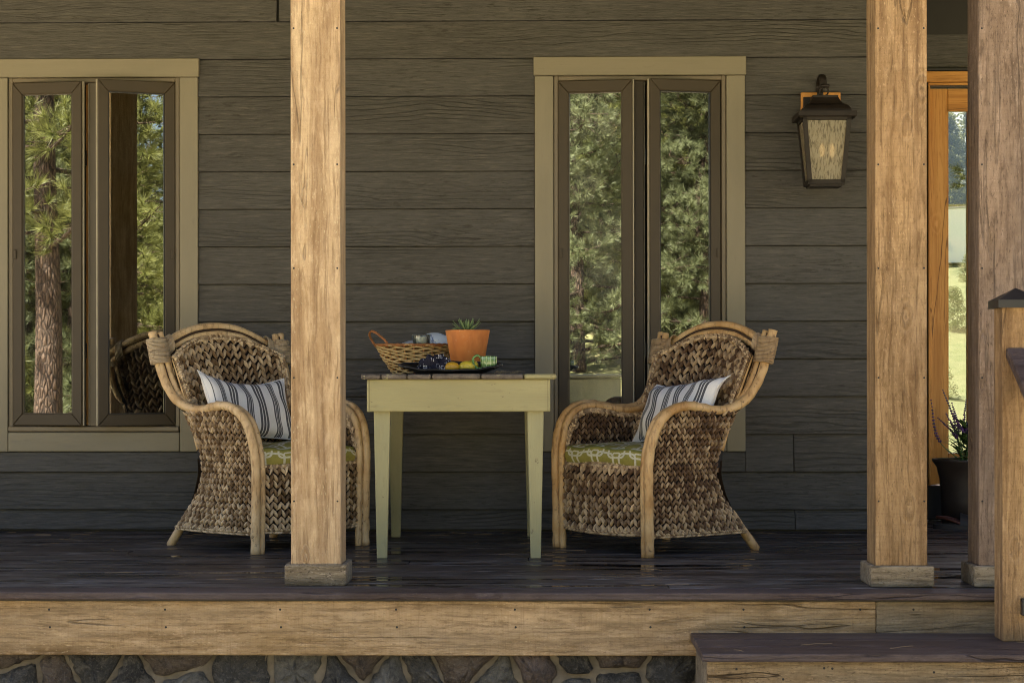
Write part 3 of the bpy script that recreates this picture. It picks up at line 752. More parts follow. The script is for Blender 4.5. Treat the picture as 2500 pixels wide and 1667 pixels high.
# ------------------------------------------------------------------ wicker armchairs
HALF = [(.354, .330, .926), (.350, .315, .87), (.346, .288, .78), (.338, .252, .70), (.322, .20, .632), (.306, .125, .597), (.311, .03, .592), (.322, -.06, .605),
        (.328, -.14, .611), (.326, -.21, .595), (.319, -.27, .548), (.311, -.305, .47), (.305, -.319, .38), (.302, -.318, .25), (.302, -.315, .10), (.302, -.314, .0)]
POLE = cr(HALF, 5)
def zpole(y):
    for a, c_ in zip(POLE, POLE[1:]):
        if c_.y <= y <= a.y and a.y - c_.y > 1e-6: return c_.z + (a.z - c_.z) * (y - c_.y) / (a.y - c_.y)
    return 0.95 if y > 0.3 else 0.0
def yback(z):
    pts = [(.06, .235), (.10, .205), (.16, .165), (.24, .118), (.32, .092), (.40, .10), (.50, .135), (.60, .185), (.75, .25), (.90, .315), (1.0, .35)]
    for (a, ya), (c_, yc) in zip(pts, pts[1:]):
        if a <= z <= c_: return ya + (yc - ya) * (z - a) / (c_ - a)
    return pts[0][1] if z < .06 else pts[-1][1]
def zarch(x): return 0.957 - 0.098 * (abs(x) / 0.31) ** 2.1

def weave(b, S, cols, rows, out, rnd, mask=None, lo=0.40, hi=0.80, tilt=30, a0=0.0, flip=1):
    """rows of plump strands leaning alternately left and right over the surface S(a, b)"""
    e = 1e-3
    for j in range(rows):
        jo = rnd.uniform(-.12, .12)
        for i in range(cols):
            a, q = (i + .5 + a0) / cols, (j + .5 + jo * .4 + rnd.uniform(-.06, .06)) / rows
            p = S(a, q)
            if mask and not mask(p): continue
            da = S(min(1, a + e), q) - S(max(0, a - e), q); db = S(a, min(1, q + e)) - S(a, max(0, q - e))
            wa = da.length / (min(1, a + e) - max(0, a - e)) / cols; wb = db.length / (min(1, q + e) - max(0, q - e)) / rows
            if da.length < 1e-9 or db.length < 1e-9: continue
            nn = da.cross(db).normalized()
            if nn.dot(out) < 0: nn = -nn
            th = R(tilt + rnd.uniform(-6, 6)) * (1 if (i % 2) else -1) * flip
            d = db.normalized() * math.cos(th) + da.normalized() * math.sin(th)
            tone = rnd.uniform(lo + .02, hi)
            if rnd.random() < 0.05: tone += 0.12
            if rnd.random() < 0.07: tone -= 0.12
            b.spindle(p + nn * rnd.uniform(-.001, .0025), d, nn, max(wb * rnd.uniform(1.35, 1.55), wa * 1.5), wa * rnd.uniform(0.62, 0.76), wa * rnd.uniform(.46, .56), tone + max(0, .26 - p.z) * .6)
def braid(b, path, nfun, rnd, wd=0.011, step=0.0115, lo=.45, hi=.85):
    L_ = 0; prev = path[0]; nxt = 0
    for p, q in zip(path, path[1:]):
        d = (q - p); l = d.length; t = d / max(l, 1e-9)
        while nxt <= L_ + l:
            c = p + t * (nxt - L_); nn = nfun(c); sd_ = t.cross(nn).normalized()
            for s_ in (-1, 1):
                b.spindle(c + nn * .002 + sd_ * (s_ * wd * .42), t * math.cos(.62) - sd_ * (s_ * math.sin(.62)), nn, step * 1.75, wd * .78, wd * .55, rnd.uniform(lo + .08, hi + .10))
            nxt += step
        L_ += l

M_GAPSHADE = plain('painted_pole_gap_shade', (0.045, 0.024, 0.010), .7)  # dark filler tubes painted as the shade in the gaps between poles
def armchair(label, loc, rz, seed, RM, WM, tone_shift=0.0):
    rnd = random.Random(seed)
    r = thing('wicker_armchair', label, 'armchair', loc, rz, 'pair of wicker armchairs on the porch')
    lo, hi = 0.36 + tone_shift, 0.78 + tone_shift
    # ---- woven panels
    for s_ in (-1, 1):
        def S_out(a, q):
            z = .085 + q * .53; y = -.300 + a * (yback(z) - .012 + .300)
            x = .300 + .018 * math.sin(math.pi * min(1, a)) - .028 * a * math.exp(-((z - .33) / .16) ** 2) + .022 * max(0, (.2 - z) / .12) * a + .012 * max(0, (z - .45) / .15)
            return Vector((s_ * x, y, z))
        b = MB()
        lim = lambda p: p.z < zpole(p.y) - .012
        def S_cl(a, q):
            p = S_out(a, q); zt = zpole(p.y) - .006
            if p.z > zt: p.z = zt
            return p - Vector((s_ * .006, 0, 0))
        b.grid(S_cl, 24, 20, 0.02)
        weave(b, S_out, 28, 22, Vector((s_, 0, 0)), rnd, lim, lo, hi)
        braid(b, [S_out(a / 20, 0.0) for a in range(21)], lambda c: Vector((s_, 0, -.3)).normalized(), rnd)
        b.build('woven_side', WM, r, True, tone=True, kind='stuff')
        # lining inside the arm
        def S_in(a, q):
            z = .35 + q * .55; y0 = -.285; y1 = yback(z) + .01; y = y0 + a * (y1 - y0)
            return Vector((s_ * (.272 + .010 * max(0, (z - .4) / .2) + .02 * max(0, (z - .6) / .3)), y, z))
        b = MB(); lim2 = lambda p: p.z < zpole(p.y) - .030
        def S_ic(a, q):
            p = S_in(a, q); zt = zpole(p.y) - .022
            if p.z > zt: p.z = zt
            return p + Vector((s_ * .005, 0, 0))
        b.grid(S_ic, 24, 20, 0.02)
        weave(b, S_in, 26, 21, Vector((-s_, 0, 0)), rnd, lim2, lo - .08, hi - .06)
        pth = []
        for p in POLE[3:-18]:
            pth.append(Vector((s_ * (.272 + .010 * max(0, (p.z - .4) / .2) + .02 * max(0, (p.z - .6) / .3) - .004), p.y + (.020 if p.z < .56 else .012 if p.y > .2 else 0), p.z - .028)))
        b2 = MB(); braid(b2, pth, lambda c: Vector((-s_, -.25, .3)).normalized(), rnd, .013, .0125)
        b.build('woven_arm_lining', WM, r, True, tone=True, kind='stuff')
        b2.build('braid_trim', WM, r, True, tone=True, kind='stuff')
    # ---- front apron
    def S_fr(a, q):
        x = -.285 + a * .57; z = .095 + q * .262 - .010 * (1 - (x / .285) ** 2) * (1 - q); y = -.305 - .022 * (1 - (x / .285) ** 2)
        if q > .93: y += .012 * (q - .93) / .07
        return Vector((x, y, z))
    b = MB(); b.grid(lambda a, q: S_fr(a, q) + Vector((0, .006, 0)), 20, 10, .02)
    weave(b, S_fr, 30, 9, Vector((0, -1, 0)), rnd, None, lo + .02, hi + .04)
    braid(b, [S_fr(a / 20, 1.0) + Vector((0, .006, .004)) for a in range(21)], lambda c: Vector((0, -.7, .7)), rnd, .020, .0145)
    braid(b, [S_fr(a / 20, 0.0) for a in range(21)], lambda c: Vector((0, -1, -.2)).normalized(), rnd, .013, .0125)
    for s_ in (0.012, .988): braid(b, [S_fr(s_, q / 10) + Vector((0, -.006, 0)) for q in range(11)], lambda c: Vector((0, -1, 0)), rnd, .013, .0125)
    for _ in range(5):
        p = S_fr(rnd.random(), 0.0); b.tube([p, p + Vector((rnd.uniform(-.01, .01), -.004, -.014)), p + Vector((rnd.uniform(-.02, .02), -.006, rnd.uniform(-.03, -.02)))], .0012, 4)
    b.build('woven_apron', WM, r, True, tone=True, kind='stuff')
    # ---- back panel
    def S_bk(a, q):
        xm = .262 + .045 * q; x = (a * 2 - 1) * xm; zt = zarch(x) - .042; z = .35 + q * (zt - .35)
        return Vector((x, yback(z) + .012 * 1 - .045 * (x / .3) ** 2, z))
    b = MB(); b.grid(lambda a, q: S_bk(a, q) + Vector((0, .008, 0)), 24, 20, .02)
    weave(b, S_bk, 30, 17, Vector((0, -1, .3)), rnd, None, lo + .04, hi + .06)
    for s_ in (-1, 1): braid(b, [S_bk(.5 + s_ * .485, q / 24) + Vector((0, -.006, 0)) for q in range(25)], lambda c: Vector((-s_ * .4, -1, .3)).normalized(), rnd, .013, .012)
    braid(b, [S_bk(a / 40, .985) + Vector((0, -.006, 0)) for a in range(41)], lambda c: Vector((0, -1, .4)).normalized(), rnd, .014, .012)
    b.build('woven_back', WM, r, True, tone=True, kind='stuff')
    b = MB(); b.grid(lambda a, q: S_bk(a, q) + Vector((0, .028, 0)), 24, 20, .1)
    b.grid(lambda a, q: Vector(((a * 2 - 1) * .285, yback(.08 + q * .3) + .004, .08 + q * .3)), 20, 12, .1)
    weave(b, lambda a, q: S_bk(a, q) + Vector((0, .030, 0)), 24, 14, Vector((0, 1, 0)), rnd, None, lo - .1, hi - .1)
    b.build('woven_outer_back', WM, r, True, tone=True, kind='stuff')
    b = MB(); b.box(-.27, .27, -.29, .10, .33, .352); b.build('seat_deck', WM, r, tone=True)
    # ---- rattan poles
    for s_ in (-1, 1):
        cut = next(i for i, p in enumerate(POLE) if p.y < -.2 and p.z < .36)
        wob = lambda i: 1 + .05 * math.sin(i * 1.7 + seed) + (.10 if i % 17 == 3 else 0)
        outer = [Vector((s_ * p.x, p.y, p.z)) for p in POLE]
        inner = [Vector((s_ * (p.x - .0345), p.y - (.008 if p.z > .62 and p.y > .1 else 0) + (.004 if p.z < .5 else 0), p.z - (.002 if p.y > .25 else .005))) for p in POLE]
        third = [Vector((s_ * (p.x - .018), p.y + (-.014 if p.z > .62 and p.y > .1 else .012 if p.z < .55 else 0), p.z - .013)) for p in POLE]
        NP = len(outer)
        for nm, sp_ in (('arm_rail', (0, cut)), ('leg', (cut, NP))):
            b = MB()
            b.tube(outer, [.0195 * wob(i) for i in range(NP)], 12, span=sp_)
            b.tube(inner, [.0150 * wob(i + 5) for i in range(NP)], 10, span=sp_)
            b.mi = 1; b.tube(third, [.0065] * NP, 8, span=sp_)
            # drop the rings of the other half
            used = sorted({i for f_ in b.f for i in f_}); mp = {o_: n_ for n_, o_ in enumerate(used)}
            b.v = [b.v[i] for i in used]; b.t = [b.t[i] for i in used]; b.f = [tuple(mp[i] for i in f_) for f_ in b.f]
            b.build(nm, [RM, M_GAPSHADE], r, True)
        b = MB(); b.tube(cr([(s_ * .268, .165, .16), (s_ * .277, .225, .085), (s_ * .285, .297, 0.0)], 5), [.0185 * (1 + .04 * math.sin(i)) for i in range(11)], 12)
        b.build('leg', RM, r, True)
        b = MB(); b.tube(cr([(s_ * .272, .11, .42), (s_ * .279, .165, .58), (s_ * .287, .222, .72), (s_ * .295, .262, .82)], 5), .0095, 8); b.build('back_stile', RM, r, True)
    arch = [(-.335, .325, .845), (-.31, .330, .862), (-.24, .338, .900), (-.13, .343, .942), (0, .345, .957), (.13, .343, .942), (.24, .338, .900), (.31, .330, .862), (.335, .325, .845)]
    A_ = cr(arch, 6)
    b = MB(); b.tube(A_, [.0165 * (1 + .05 * math.sin(i * .9 + seed) + (.09 if i in (13, 25, 38) else 0)) for i in range(len(A_))], 12)
    q = [Vector((p.x * .97, p.y - .012, p.z - .033)) for p in A_]
    b.tube(q, [.0145 * (1 + .05 * math.sin(i * 1.1) + (.09 if i in (9, 30) else 0)) for i in range(len(q))], 10)
    q = [Vector((p.x * .985, p.y - .016, p.z - .016)) for p in A_]; b.mi = 1; b.tube(q, .006, 8)
    b.build('top_rail', [RM, M_GAPSHADE], r, True)
    # ---- cane bindings at the two corners
    for s_ in (-1, 1):
        b = MB()
        for k in range(19):
            z = .790 + k * .0056; t = (z - .78) / .13
            c = Vector((s_ * (.338 + .006 * t), .287 + .036 * t - .004, z))
            ring = [c + Vector((math.cos(a) * .051 * (1 + rnd.uniform(-.01, .01)), math.sin(a) * .031, math.cos(a) * rnd.uniform(-.002, .002) - math.sin(a) * .006)) for a in [2 * math.pi * i / 18 for i in range(18)]]
            b.tube(ring, .0031, 5, closed=True)
        core = [Vector((s_ * (.338 + .006 * (z - .78) / .13), .287 + .036 * (z - .78) / .13 - .004, z)) for z in (.788, .84, .893)]
        b.tube(core, .0485, 18, oval=(0.6, 1.0))
        for k in range(6):
            x = s_ * (.262 + k * .0062); z = zarch(x) - .016
            ring = [Vector((x + s_ * math.sin(a) * .006, .326 + math.cos(a) * .030, z + math.sin(a) * .043)) for a in [2 * math.pi * i / 16 for i in range(16)]]
            b.tube(ring, .0033, 5, closed=True)
        b.build('cane_binding', M_CANE[seed % 2], r, True)
    return r
RAT0 = rattan_mat('sunbleached_rattan', (0.66, 0.49, 0.27), (0.48, 0.31, 0.14), (0.20, 0.11, 0.042), 3.1)
RAT1 = rattan_mat('honey_rattan', (0.64, 0.44, 0.21), (0.46, 0.26, 0.09), (0.17, 0.08, 0.028), 7.7)
M_CANE = [rattan_mat('cane_wrap_honey', (0.46, 0.34, 0.20), (0.34, 0.23, 0.12), (0.15, 0.085, 0.04), 5.0), rattan_mat('cane_wrap_grey', (0.46, 0.37, 0.245), (0.35, 0.265, 0.16), (0.16, 0.105, 0.06), 9.0)]
WV0 = weave_mat('bleached_seagrass', (0.008, 0.005, 0.003), (0.155, 0.094, 0.043), (0.72, 0.56, 0.35), 2.0)
WV1 = weave_mat('brown_seagrass', (0.008, 0.005, 0.003), (0.118, 0.064, 0.030), (0.64, 0.47, 0.27), 4.0)
CL = ((-1.2267, 8.354, 0), R(47.2)); CRT = ((0.4778, 8.222, 0), R(-52.2))
armchair('sun-bleached wicker armchair partly hidden behind the left porch post', *CL, 1, RAT0, WV0)
armchair('darker brown wicker armchair in front of the right window', *CRT, 2, RAT1, WV1, -0.02)

def in_chair(ch):
    return Matrix.Translation(ch[0]) @ Matrix.Rotation(ch[1], 4, 'Z')

# ------------------------------------------------------------------ seat cushions
def cushion_mat(seed):
    m = NT('green_link_print'); c = m.co(rnd=0, obj=False)
    s = m.n('SeparateXYZ', None, _0=c)
    def links(k, ox, oy, bx, by, rad, th):
        x = m.math('SUBTRACT', m.math('FRACT', m.math('ADD', m.math('MULTIPLY', s.outputs[0], k), ox)), .5)
        y = m.math('SUBTRACT', m.math('FRACT', m.math('ADD', m.math('MULTIPLY', s.outputs[1], k), oy)), .5)
        qx = m.math('MAXIMUM', m.math('SUBTRACT', m.math('ABSOLUTE', x), bx), 0.0); qy = m.math('MAXIMUM', m.math('SUBTRACT', m.math('ABSOLUTE', y), by), 0.0)
        d = m.math('SUBTRACT', m.math('SQRT', m.math('ADD', m.math('MULTIPLY', qx, qx), m.math('MULTIPLY', qy, qy))), rad)
        return m.math('LESS_THAN', m.math('ABSOLUTE', d), th)
    k = 7.6
    p = m.math('MAXIMUM', links(k, .15 + seed, .30, .20, .16, .17, .040), links(k, .65 + seed, .80, .20, .16, .17, .040))
    p = m.math('MAXIMUM', p, links(k, .15 + seed, .80, .09, .30, .06, .030))
    n = m.noise(m.co(rnd=0), 90.0, 3, 0.6); n2 = m.noise(m.co(rnd=0), 7.0, 3, 0.6)
    gcol = m.mix(m.rng(n2, .3, .7), (0.26, 0.235, 0.050), (0.33, 0.295, 0.080))
    col = m.mix(p, gcol, (0.60, 0.58, 0.44)); col = m.mix(m.math('MULTIPLY', m.rng(n, .45, .7), .22), col, (0.10, 0.10, 0.03))
    return m.fin(col, .85, m.bump(n, .25, .002), .2)
M_PIPE = plain('green_piping', (0.17, 0.18, 0.045), .8)
def cushion(label, ch, seed, dx=0.0):
    rnd = random.Random(seed); hx, hy, hz = .262, .208, .040
    b = MB(); uv = []
    N = 22
    def prof(i):   # rounded section: parameter around from bottom to top
        return i
    def wav(x, y): return .006 * math.sin(x * 13 + seed) * math.cos(y * 15 + seed * 2) + .004 * math.sin(x * 31 + y * 17)
    def edge(px, py):
        return hx * (1 - .02 * (1 - abs(py))) , hy
    def top(a, q, sgn):
        u, v = a * 2 - 1, q * 2 - 1
        fx = math.copysign(abs(u) ** .9, u); fy = math.copysign(abs(v) ** .9, v)
        r_ = max(abs(u), abs(v)); cr_ = (abs(u) * abs(v)) ** 6
        x = hx * fx * (1 - .04 * cr_); y = hy * fy * (1 - .05 * cr_)
        d = (1 - r_ ** 5)
        return Vector((x, y, sgn * (hz * .82 + (.020 if sgn > 0 else .004) * d) + (wav(x, y) * (1 if sgn > 0 else .2))))
    s0 = len(b.v); b.grid(lambda a, q: top(a, q, 1), N, N); uv += [(p[0], p[1]) for p in b.v[s0:]]
    s0 = len(b.v); b.grid(lambda a, q: top(a, 1 - q, -1), N, N); uv += [(p[0], p[1]) for p in b.v[s0:]]
    # side band
    per = [(i / N, 0) for i in range(N)] + [(1, i / N) for i in range(N)] + [(1 - i / N, 1) for i in range(N)] + [(0, 1 - i / N) for i in range(N)]
    M_ = len(per); rows = 6; base = len(b.v); ln = 0; prev = None
    for k in range(M_ + 1):
        a, q = per[k % M_]; t0 = top(a, q, 1); t1 = top(a, q, -1)
        if prev is not None: ln += (t0 - prev).length
        prev = t0
        o_ = Vector((t0.x, t0.y, 0)).normalized()
        for j in range(rows + 1):
            f_ = j / rows; p = t0.lerp(t1, f_) + o_ * (.014 * math.sin(math.pi * f_))
            b.vert(p); uv.append((ln, f_ * .085 + .03))
    for k in range(M_):
        for j in range(rows):
            q = base + k * (rows + 1) + j; b.face((q, q + 1, q + rows + 2, q + rows + 1))
    o = b.build('seat_cushion', cushion_mat(seed * .37), None, True, uv=uv)
    tag(o, label, 'cushion', 'pair of green patterned seat cushions')
    o.matrix_world = in_chair(ch) @ Matrix.Translation((dx, -.098, .396))
    for sg in (1, -1):
        b2 = MB(); b2.tube([top(a, q, sg) + Vector((0, 0, .001 * sg)) for a, q in per], .0042, 6, closed=True)
        b2.build('piping', M_PIPE, o, True)
cushion('green seat cushion with white link print in the left chair, cut by the post', CL, 1)
cushion('green seat cushion with white link print in the right chair, front fully visible', CRT, 2)

# ------------------------------------------------------------------ striped pillows
def pillow_mat(off):
    m = NT('grey_striped_linen'); c = m.co(rnd=0, obj=False); s = m.n('SeparateXYZ', None, _0=c)
    u = m.math('ADD', s.outputs[0], off)
    per = .152
    f = m.math('MULTIPLY', m.math('FRACT', m.math('DIVIDE', u, per)), per)
    tot = None
    for c0, hw_ in ((.012, .0042), (.0215, .0026), (.0295, .0042), (.0385, .0026), (.078, .0062), (.0945, .0060), (.111, .0062)):
        k = m.math('LESS_THAN', m.math('ABSOLUTE', m.math('SUBTRACT', f, c0)), hw_)
        tot = k if tot is None else m.math('MAXIMUM', tot, k)
    lim = m.math('LESS_THAN', m.math('ABSOLUTE', s.outputs[0]), .222)
    tot = m.math('MULTIPLY', tot, lim)
    w_ = m.noise(m.co(rnd=0), 300.0, 2, .5); n = m.noise(m.co(rnd=0), 14.0, 4, .6)
    col = m.mix(m.math('MULTIPLY', tot, .93), (0.80, 0.79, 0.76), (0.050, 0.052, 0.058)); col = m.mix(m.math('MULTIPLY', m.rng(w_, .45, .7), .15), col, (0.3, 0.3, 0.3))
    return m.fin(col, .9, m.bump(m.math('ADD', m.math('MULTIPLY', n, .8), m.math('MULTIPLY', w_, .2)), .25, .008), .15)
def pillow(label, ch, C, xax, up, seed, off, a=.245, h=.150, fold=0.0):
    b = MB(); uv = []; N, K = 30, 20
    def pos(u, v, sg):
        x, y = u * a, v * h
        x *= 1 - .10 * (1 - v * v) * abs(u) ** 2; y *= 1 - .20 * (1 - u * u) * abs(v) ** 3
        k = max(0, (1 - abs(u) ** 3.2)) ** .62 * max(0, (1 - abs(v) ** 2.6)) ** .6
        t = .062 * k * (1 + .08 * math.sin(u * 5 + seed) + .06 * math.sin(v * 7 + u * 3)) + .004 * math.sin(u * 9 + v * 6 + seed) * k
        bend = -.030 * u * u + .018 * math.sin(u * 2.1 + seed)
        if v > .55: bend += fold * (v - .55) ** 1.3
        return Vector((x, sg * -t + bend * 1.0, y))
    for sg in (1, -1):
        s0 = len(b.v)
        b.grid((lambda p, q: pos(p * 2 - 1, q * 2 - 1, sg)) if sg > 0 else (lambda p, q: pos(1 - p * 2, q * 2 - 1, sg)), N, K)
        uv += [((((k % (N + 1)) / N) * 2 - 1) * a * (1 if sg > 0 else -1), 0) for k in range(len(b.v) - s0)]
    o = b.build('striped_pillow', pillow_mat(off), None, True, uv=uv)
    tag(o, label, 'pillow', 'pair of striped lumbar pillows')
    xa = Vector(xax).normalized(); za = (Vector(up) - xa * Vector(up).dot(xa)).normalized(); ya = za.cross(xa)
    M = Matrix((xa, ya, za)).transposed().to_4x4(); M.translation = Vector(C)
    o.matrix_world = in_chair(ch) @ M
    b2 = MB(); rim = [pos(-1 + 2 * i / 30, -1, 1) for i in range(30)] + [pos(1, -1 + 2 * i / 20, 1) for i in range(20)] + [pos(1 - 2 * i / 30, 1, 1) for i in range(30)] + [pos(-1, 1 - 2 * i / 20, 1) for i in range(20)]
    b2.tube(rim, .0028, 5, closed=True); b2.build('seam', M_WHITE, o, True)
M_WHITE = plain('white_linen_edge', (0.78, 0.77, 0.74), .9, var=.03)
pillow('grey striped white pillow in the left chair, left corner raised', CL, (-.045, .085, .590), (.49, 0, -.030), (.0, .13, .275), 1, .03)
pillow('grey striped white pillow in the right chair with its top edge folded back', CRT, (.035, .095, .585), (.49, 0, .032), (.03, .13, .275), 4, .055, fold=.10)

# ------------------------------------------------------------------ side table
TX0, TX1 = PX(896, 7.73), PX(1343.4, 7.73); TF = 7.73; TD = 1.10
tbl = thing('side_table', 'celery green painted farm table with worn dark plank top between the chairs', 'table', ((TX0 + TX1) / 2, TF, 0), R(1.3))
hw = (TX1 - TX0) / 2
def tb(name, x0, x1, y0, y1, z0, z1, mt, bev=.003):
    o = board(name, x0, x1, y0, y1, z0, z1, mt, None, bev); o.parent = tbl; return o
ZA0, ZA1 = .591, .7205
tb('apron', -hw, hw, 0, .022, ZA0, ZA1, M_TABLE); tb('apron', -hw, hw, TD - .022, TD, ZA0, ZA1, M_TABLE)
tb('apron', -hw, -hw + .022, .0225, TD - .0225, ZA0 + .001, ZA1 - .001, M_TABLEV); tb('apron', hw - .022, hw, .0225, TD - .0225, ZA0 + .001, ZA1 - .001, M_TABLEV)
b = MB()
for sx in (-1, 1):
    p = sx * (hw - .010); b.box(p - .0006, p + .0006, -.0012, .0, ZA0 + .002, ZA1 - .002)
b.build('corner_joint', plain('joint_line', (0.16, 0.14, 0.07), .8), tbl, kind='stuff')
for sx in (-1, 1):
    for y0 in (.024, TD - .092):
        b = MB(); xo = hw - .026; t0, t1 = .066, .041; yy = y0 if y0 < .5 else y0
        zt_ = ZA1 - .004
        def q4(z, t, xi):
            return [b.vert((sx * (xi - t), yy + (.0 if y0 < .5 else .066 - t), z)), b.vert((sx * xi, yy + (.0 if y0 < .5 else .066 - t), z)), b.vert((sx * xi, yy + (t if y0 < .5 else .066), z)), b.vert((sx * (xi - t), yy + (t if y0 < .5 else .066), z))]
        A = q4(zt_, t0, xo); B = q4(ZA0 - .02, t0, xo); C_ = q4(0.0, t1, xo - .012)
        for U_, V_ in ((A, B), (B, C_)):
            for i in range(4): b.face((U_[i], U_[(i + 1) % 4], V_[(i + 1) % 4], V_[i]))
        b.face(A); b.face(C_[::-1]); b.build('leg', M_TABLEV, tbl, bevel=.002)
def top_mat():
    m = NT('worn_painted_plank'); c = m.co()
    n = m.noise(m.sc(c, (30, 4, 40)), 1.0, 5, .7); n2 = m.noise(c, 18.0, 5, .7)
    col = m.mix(m.rng(n, .3, .7), (0.075, 0.062, 0.05), (0.24, 0.20, 0.155))
    col = m.mix(m.rng(n2, .60, .64), col, (0.37, 0.34, 0.19)); col = m.mix(m.rng(m.noise(c, 33.0, 4, .7), .66, .69), col, (0.20, 0.07, 0.05))
    return m.fin(col, .75, m.bump(n, .6, .006), .3)
M_TOP = top_mat()
cutu = [881, 931, 994, 1054.5, 1174, 1278.5, 1360]
rt = random.Random(3)
for i, (a, c_) in enumerate(zip(cutu, cutu[1:])):
    xa, xb = PX(a, TF) - tbl.location.x, PX(c_, TF) - tbl.location.x
    fo = rt.uniform(-.024, -.018)
    o = tb('tabletop_plank', xa + .0022, xb - .0022, fo, TD + .02, .7215, .742 + rt.uniform(-.0012, .0006), M_TABLE if i == 5 else M_TOP, .005)
    tb('end_block', xa + .004, xb - .004, fo + .03, TD, .7207, .7213, M_SEAL, 0) if False else None
for k, (u0, u1) in enumerate(((1009, 1012), (1041, 1044), (1283, 1287))):
    pass

TT = .743                                   # table top surface
def tp(u, Y, v=None): return PX(u, Y)
# ------------------------------------------------------------------ basket with crockery
def willow():
    m = NT('peeled_willow'); c = m.co(rnd=0); n = m.noise(c, 40.0, 4, .6); n2 = m.noise(c, 12.0, 3, .6)
    col = m.mix(m.rng(n2, .35, .65), (0.46, 0.31, 0.12), (0.56, 0.41, 0.19)); col = m.mix(m.math('MULTIPLY', m.rng(n, .52, .7), .7), col, (0.20, 0.11, 0.035))
    return m.fin(col, .5, m.bump(n, .3, .002), .4)
M_WIL = willow(); M_WILI = plain('painted_willow_gap_shade', (0.09, 0.05, 0.02), .7)
M_WILD = plain('red_willow', (0.30, 0.12, 0.035), .45, var=.3, scale=40)
BY = 8.60; bx0 = PX(918, BY); bx1 = PX(1112, BY); BC = Vector(((bx0 + bx1) / 2, BY, TT)); BA = (bx1 - bx0) / 2; BB = .125
bsk = thing('wicker_basket', 'oval willow basket with a looped handle, holding plates, at the left of the table', 'basket', BC)
def brad(z):                                  # half-width factor at height z
    t = z / .128; return .52 + .48 * t ** .8
b = MB(); rb = random.Random(8)
NR = 14
for k in range(NR):
    z = .006 + k * (.118 / (NR - 1)); f_ = brad(z); ring = []
    n_ = 96
    for i in range(n_):
        a = 2 * math.pi * i / n_
        wv = math.sin(12 * a + math.pi * k) * .0048
        lift = .0028 * math.sin(12 * a + math.pi * k + .8) + .0025 * math.sin(3 * a + k)
        ring.append(Vector((math.cos(a) * (BA * f_ + wv), math.sin(a) * (BB * f_ + wv), z + lift)))
    b.tube(ring, .0046 * rb.uniform(.85, 1.1), 6, closed=True)
b.mi = 1; b.grid(lambda a, q: Vector((math.cos(a * 6.28319) * BA * brad(q * .122) * .93, math.sin(a * 6.28319) * BB * brad(q * .122) * .93, .003 + q * .122)), 48, 6)  # added dark inner sheet, painted as the shade between the rods
b.build('woven_body', [M_WIL, M_WILI], bsk, True, kind='stuff')
b = MB()
for i in range(24):
    a = 2 * math.pi * i / 24
    b.tube([(math.cos(a) * BA * brad(z) * .985, math.sin(a) * BB * brad(z) * .985, z) for z in (.0, .05, .09, .126)], .0036, 6)
b.build('stakes', M_WILD, bsk, True, kind='stuff')
b = MB()
for s_ in (0, math.pi):
    b.tube([(math.cos(2 * math.pi * i / 120) * (BA + .003 * math.cos(i * .9 + s_)), math.sin(2 * math.pi * i / 120) * (BB + .003 * math.cos(i * .9 + s_)), .128 + .003 * math.sin(i * .9 + s_)) for i in range(120)], .0052, 6, closed=True)
b.build('rim', M_WILD, bsk, True)
b = MB(); b.grid(lambda a, q: Vector((math.cos(a * 2 * math.pi) * BA * .5 * q, math.sin(a * 2 * math.pi) * BB * .5 * q, .004)), 24, 3); b.build('bottom', M_WIL, bsk)
for s_ in (-1, 1):
    b = MB(); h = cr([(s_ * BA * .97, -.045, .122), (s_ * (BA + .018), -.040, .160), (s_ * (BA + .026), 0.0, .186), (s_ * (BA + .016), .035, .170), (s_ * (BA - .02), .055, .125)] if s_ < 0 else
                     [(s_ * BA * .97, -.045, .122), (s_ * (BA + .012), -.030, .150), (s_ * (BA + .015), 0, .16), (s_ * (BA + .01), .035, .150), (s_ * (BA - .02), .055, .125)], 7)
    if s_ < 0: h = cr([(-BA + .066, -.088, .122), (-BA + .046, -.084, .150), (-BA + .008, -.064, .181), (-BA - .020, -.030, .190), (-BA - .028, .002, .168), (-BA - .002, .018, .122)], 7)
    for ph in (0, 2.1, 4.2):
        b.tube([p + Vector((.0022 * math.cos(i * .8 + ph), .0022 * math.sin(i * .8 + ph), .0022 * math.cos(i * .8 + ph + 1))) for i, p in enumerate(h)], .0032, 6)
    b.build('handle', M_WILD, bsk, True)
def china():
    m = NT('blue_white_china'); c = m.co(rnd=0)
    n = m.noise(c, 26.0, 3, .5, .6); r_ = m.n('TexVoronoi', {'feature': 'DISTANCE_TO_EDGE'}, Vector=c, Scale=21.0).outputs['Distance']
    k = m.math('MULTIPLY', m.math('LESS_THAN', m.math('ABSOLUTE', m.math('SUBTRACT', n, .56)), .018), 1.0)
    k = m.math('MAXIMUM', k, m.math('MULTIPLY', m.math('GREATER_THAN', n, .665), .9))
    col = m.mix(m.math('MULTIPLY', k, .8), (0.66, 0.72, 0.73), (0.10, 0.16, 0.30)); return m.fin(col, .12, None, .5)
M_CHI = china()
def plate(label, c, rad, tilt, yaw, mt):
    b = MB(); b.lathe([(0.0001, 0), (rad * .55, .0), (rad * .6, .004), (rad, .014), (rad * 1.0, .018), (rad * .6, .009), (rad * .55, .004), (.0001, .004)], 40)
    o = b.build('china_plate', mt, None, True); tag(o, label, 'plate', 'china plates in the basket')
    o.matrix_world = Matrix.Translation(c) @ Matrix.Rotation(yaw, 4, 'Z') @ Matrix.Rotation(tilt, 4, 'X'); return o
Yp = BY + .03
plate('blue patterned white plate standing tilted in the basket beside the terracotta pot', (PX(1062, Yp), Yp, TT + .098), .090, R(62), R(8), M_CHI)
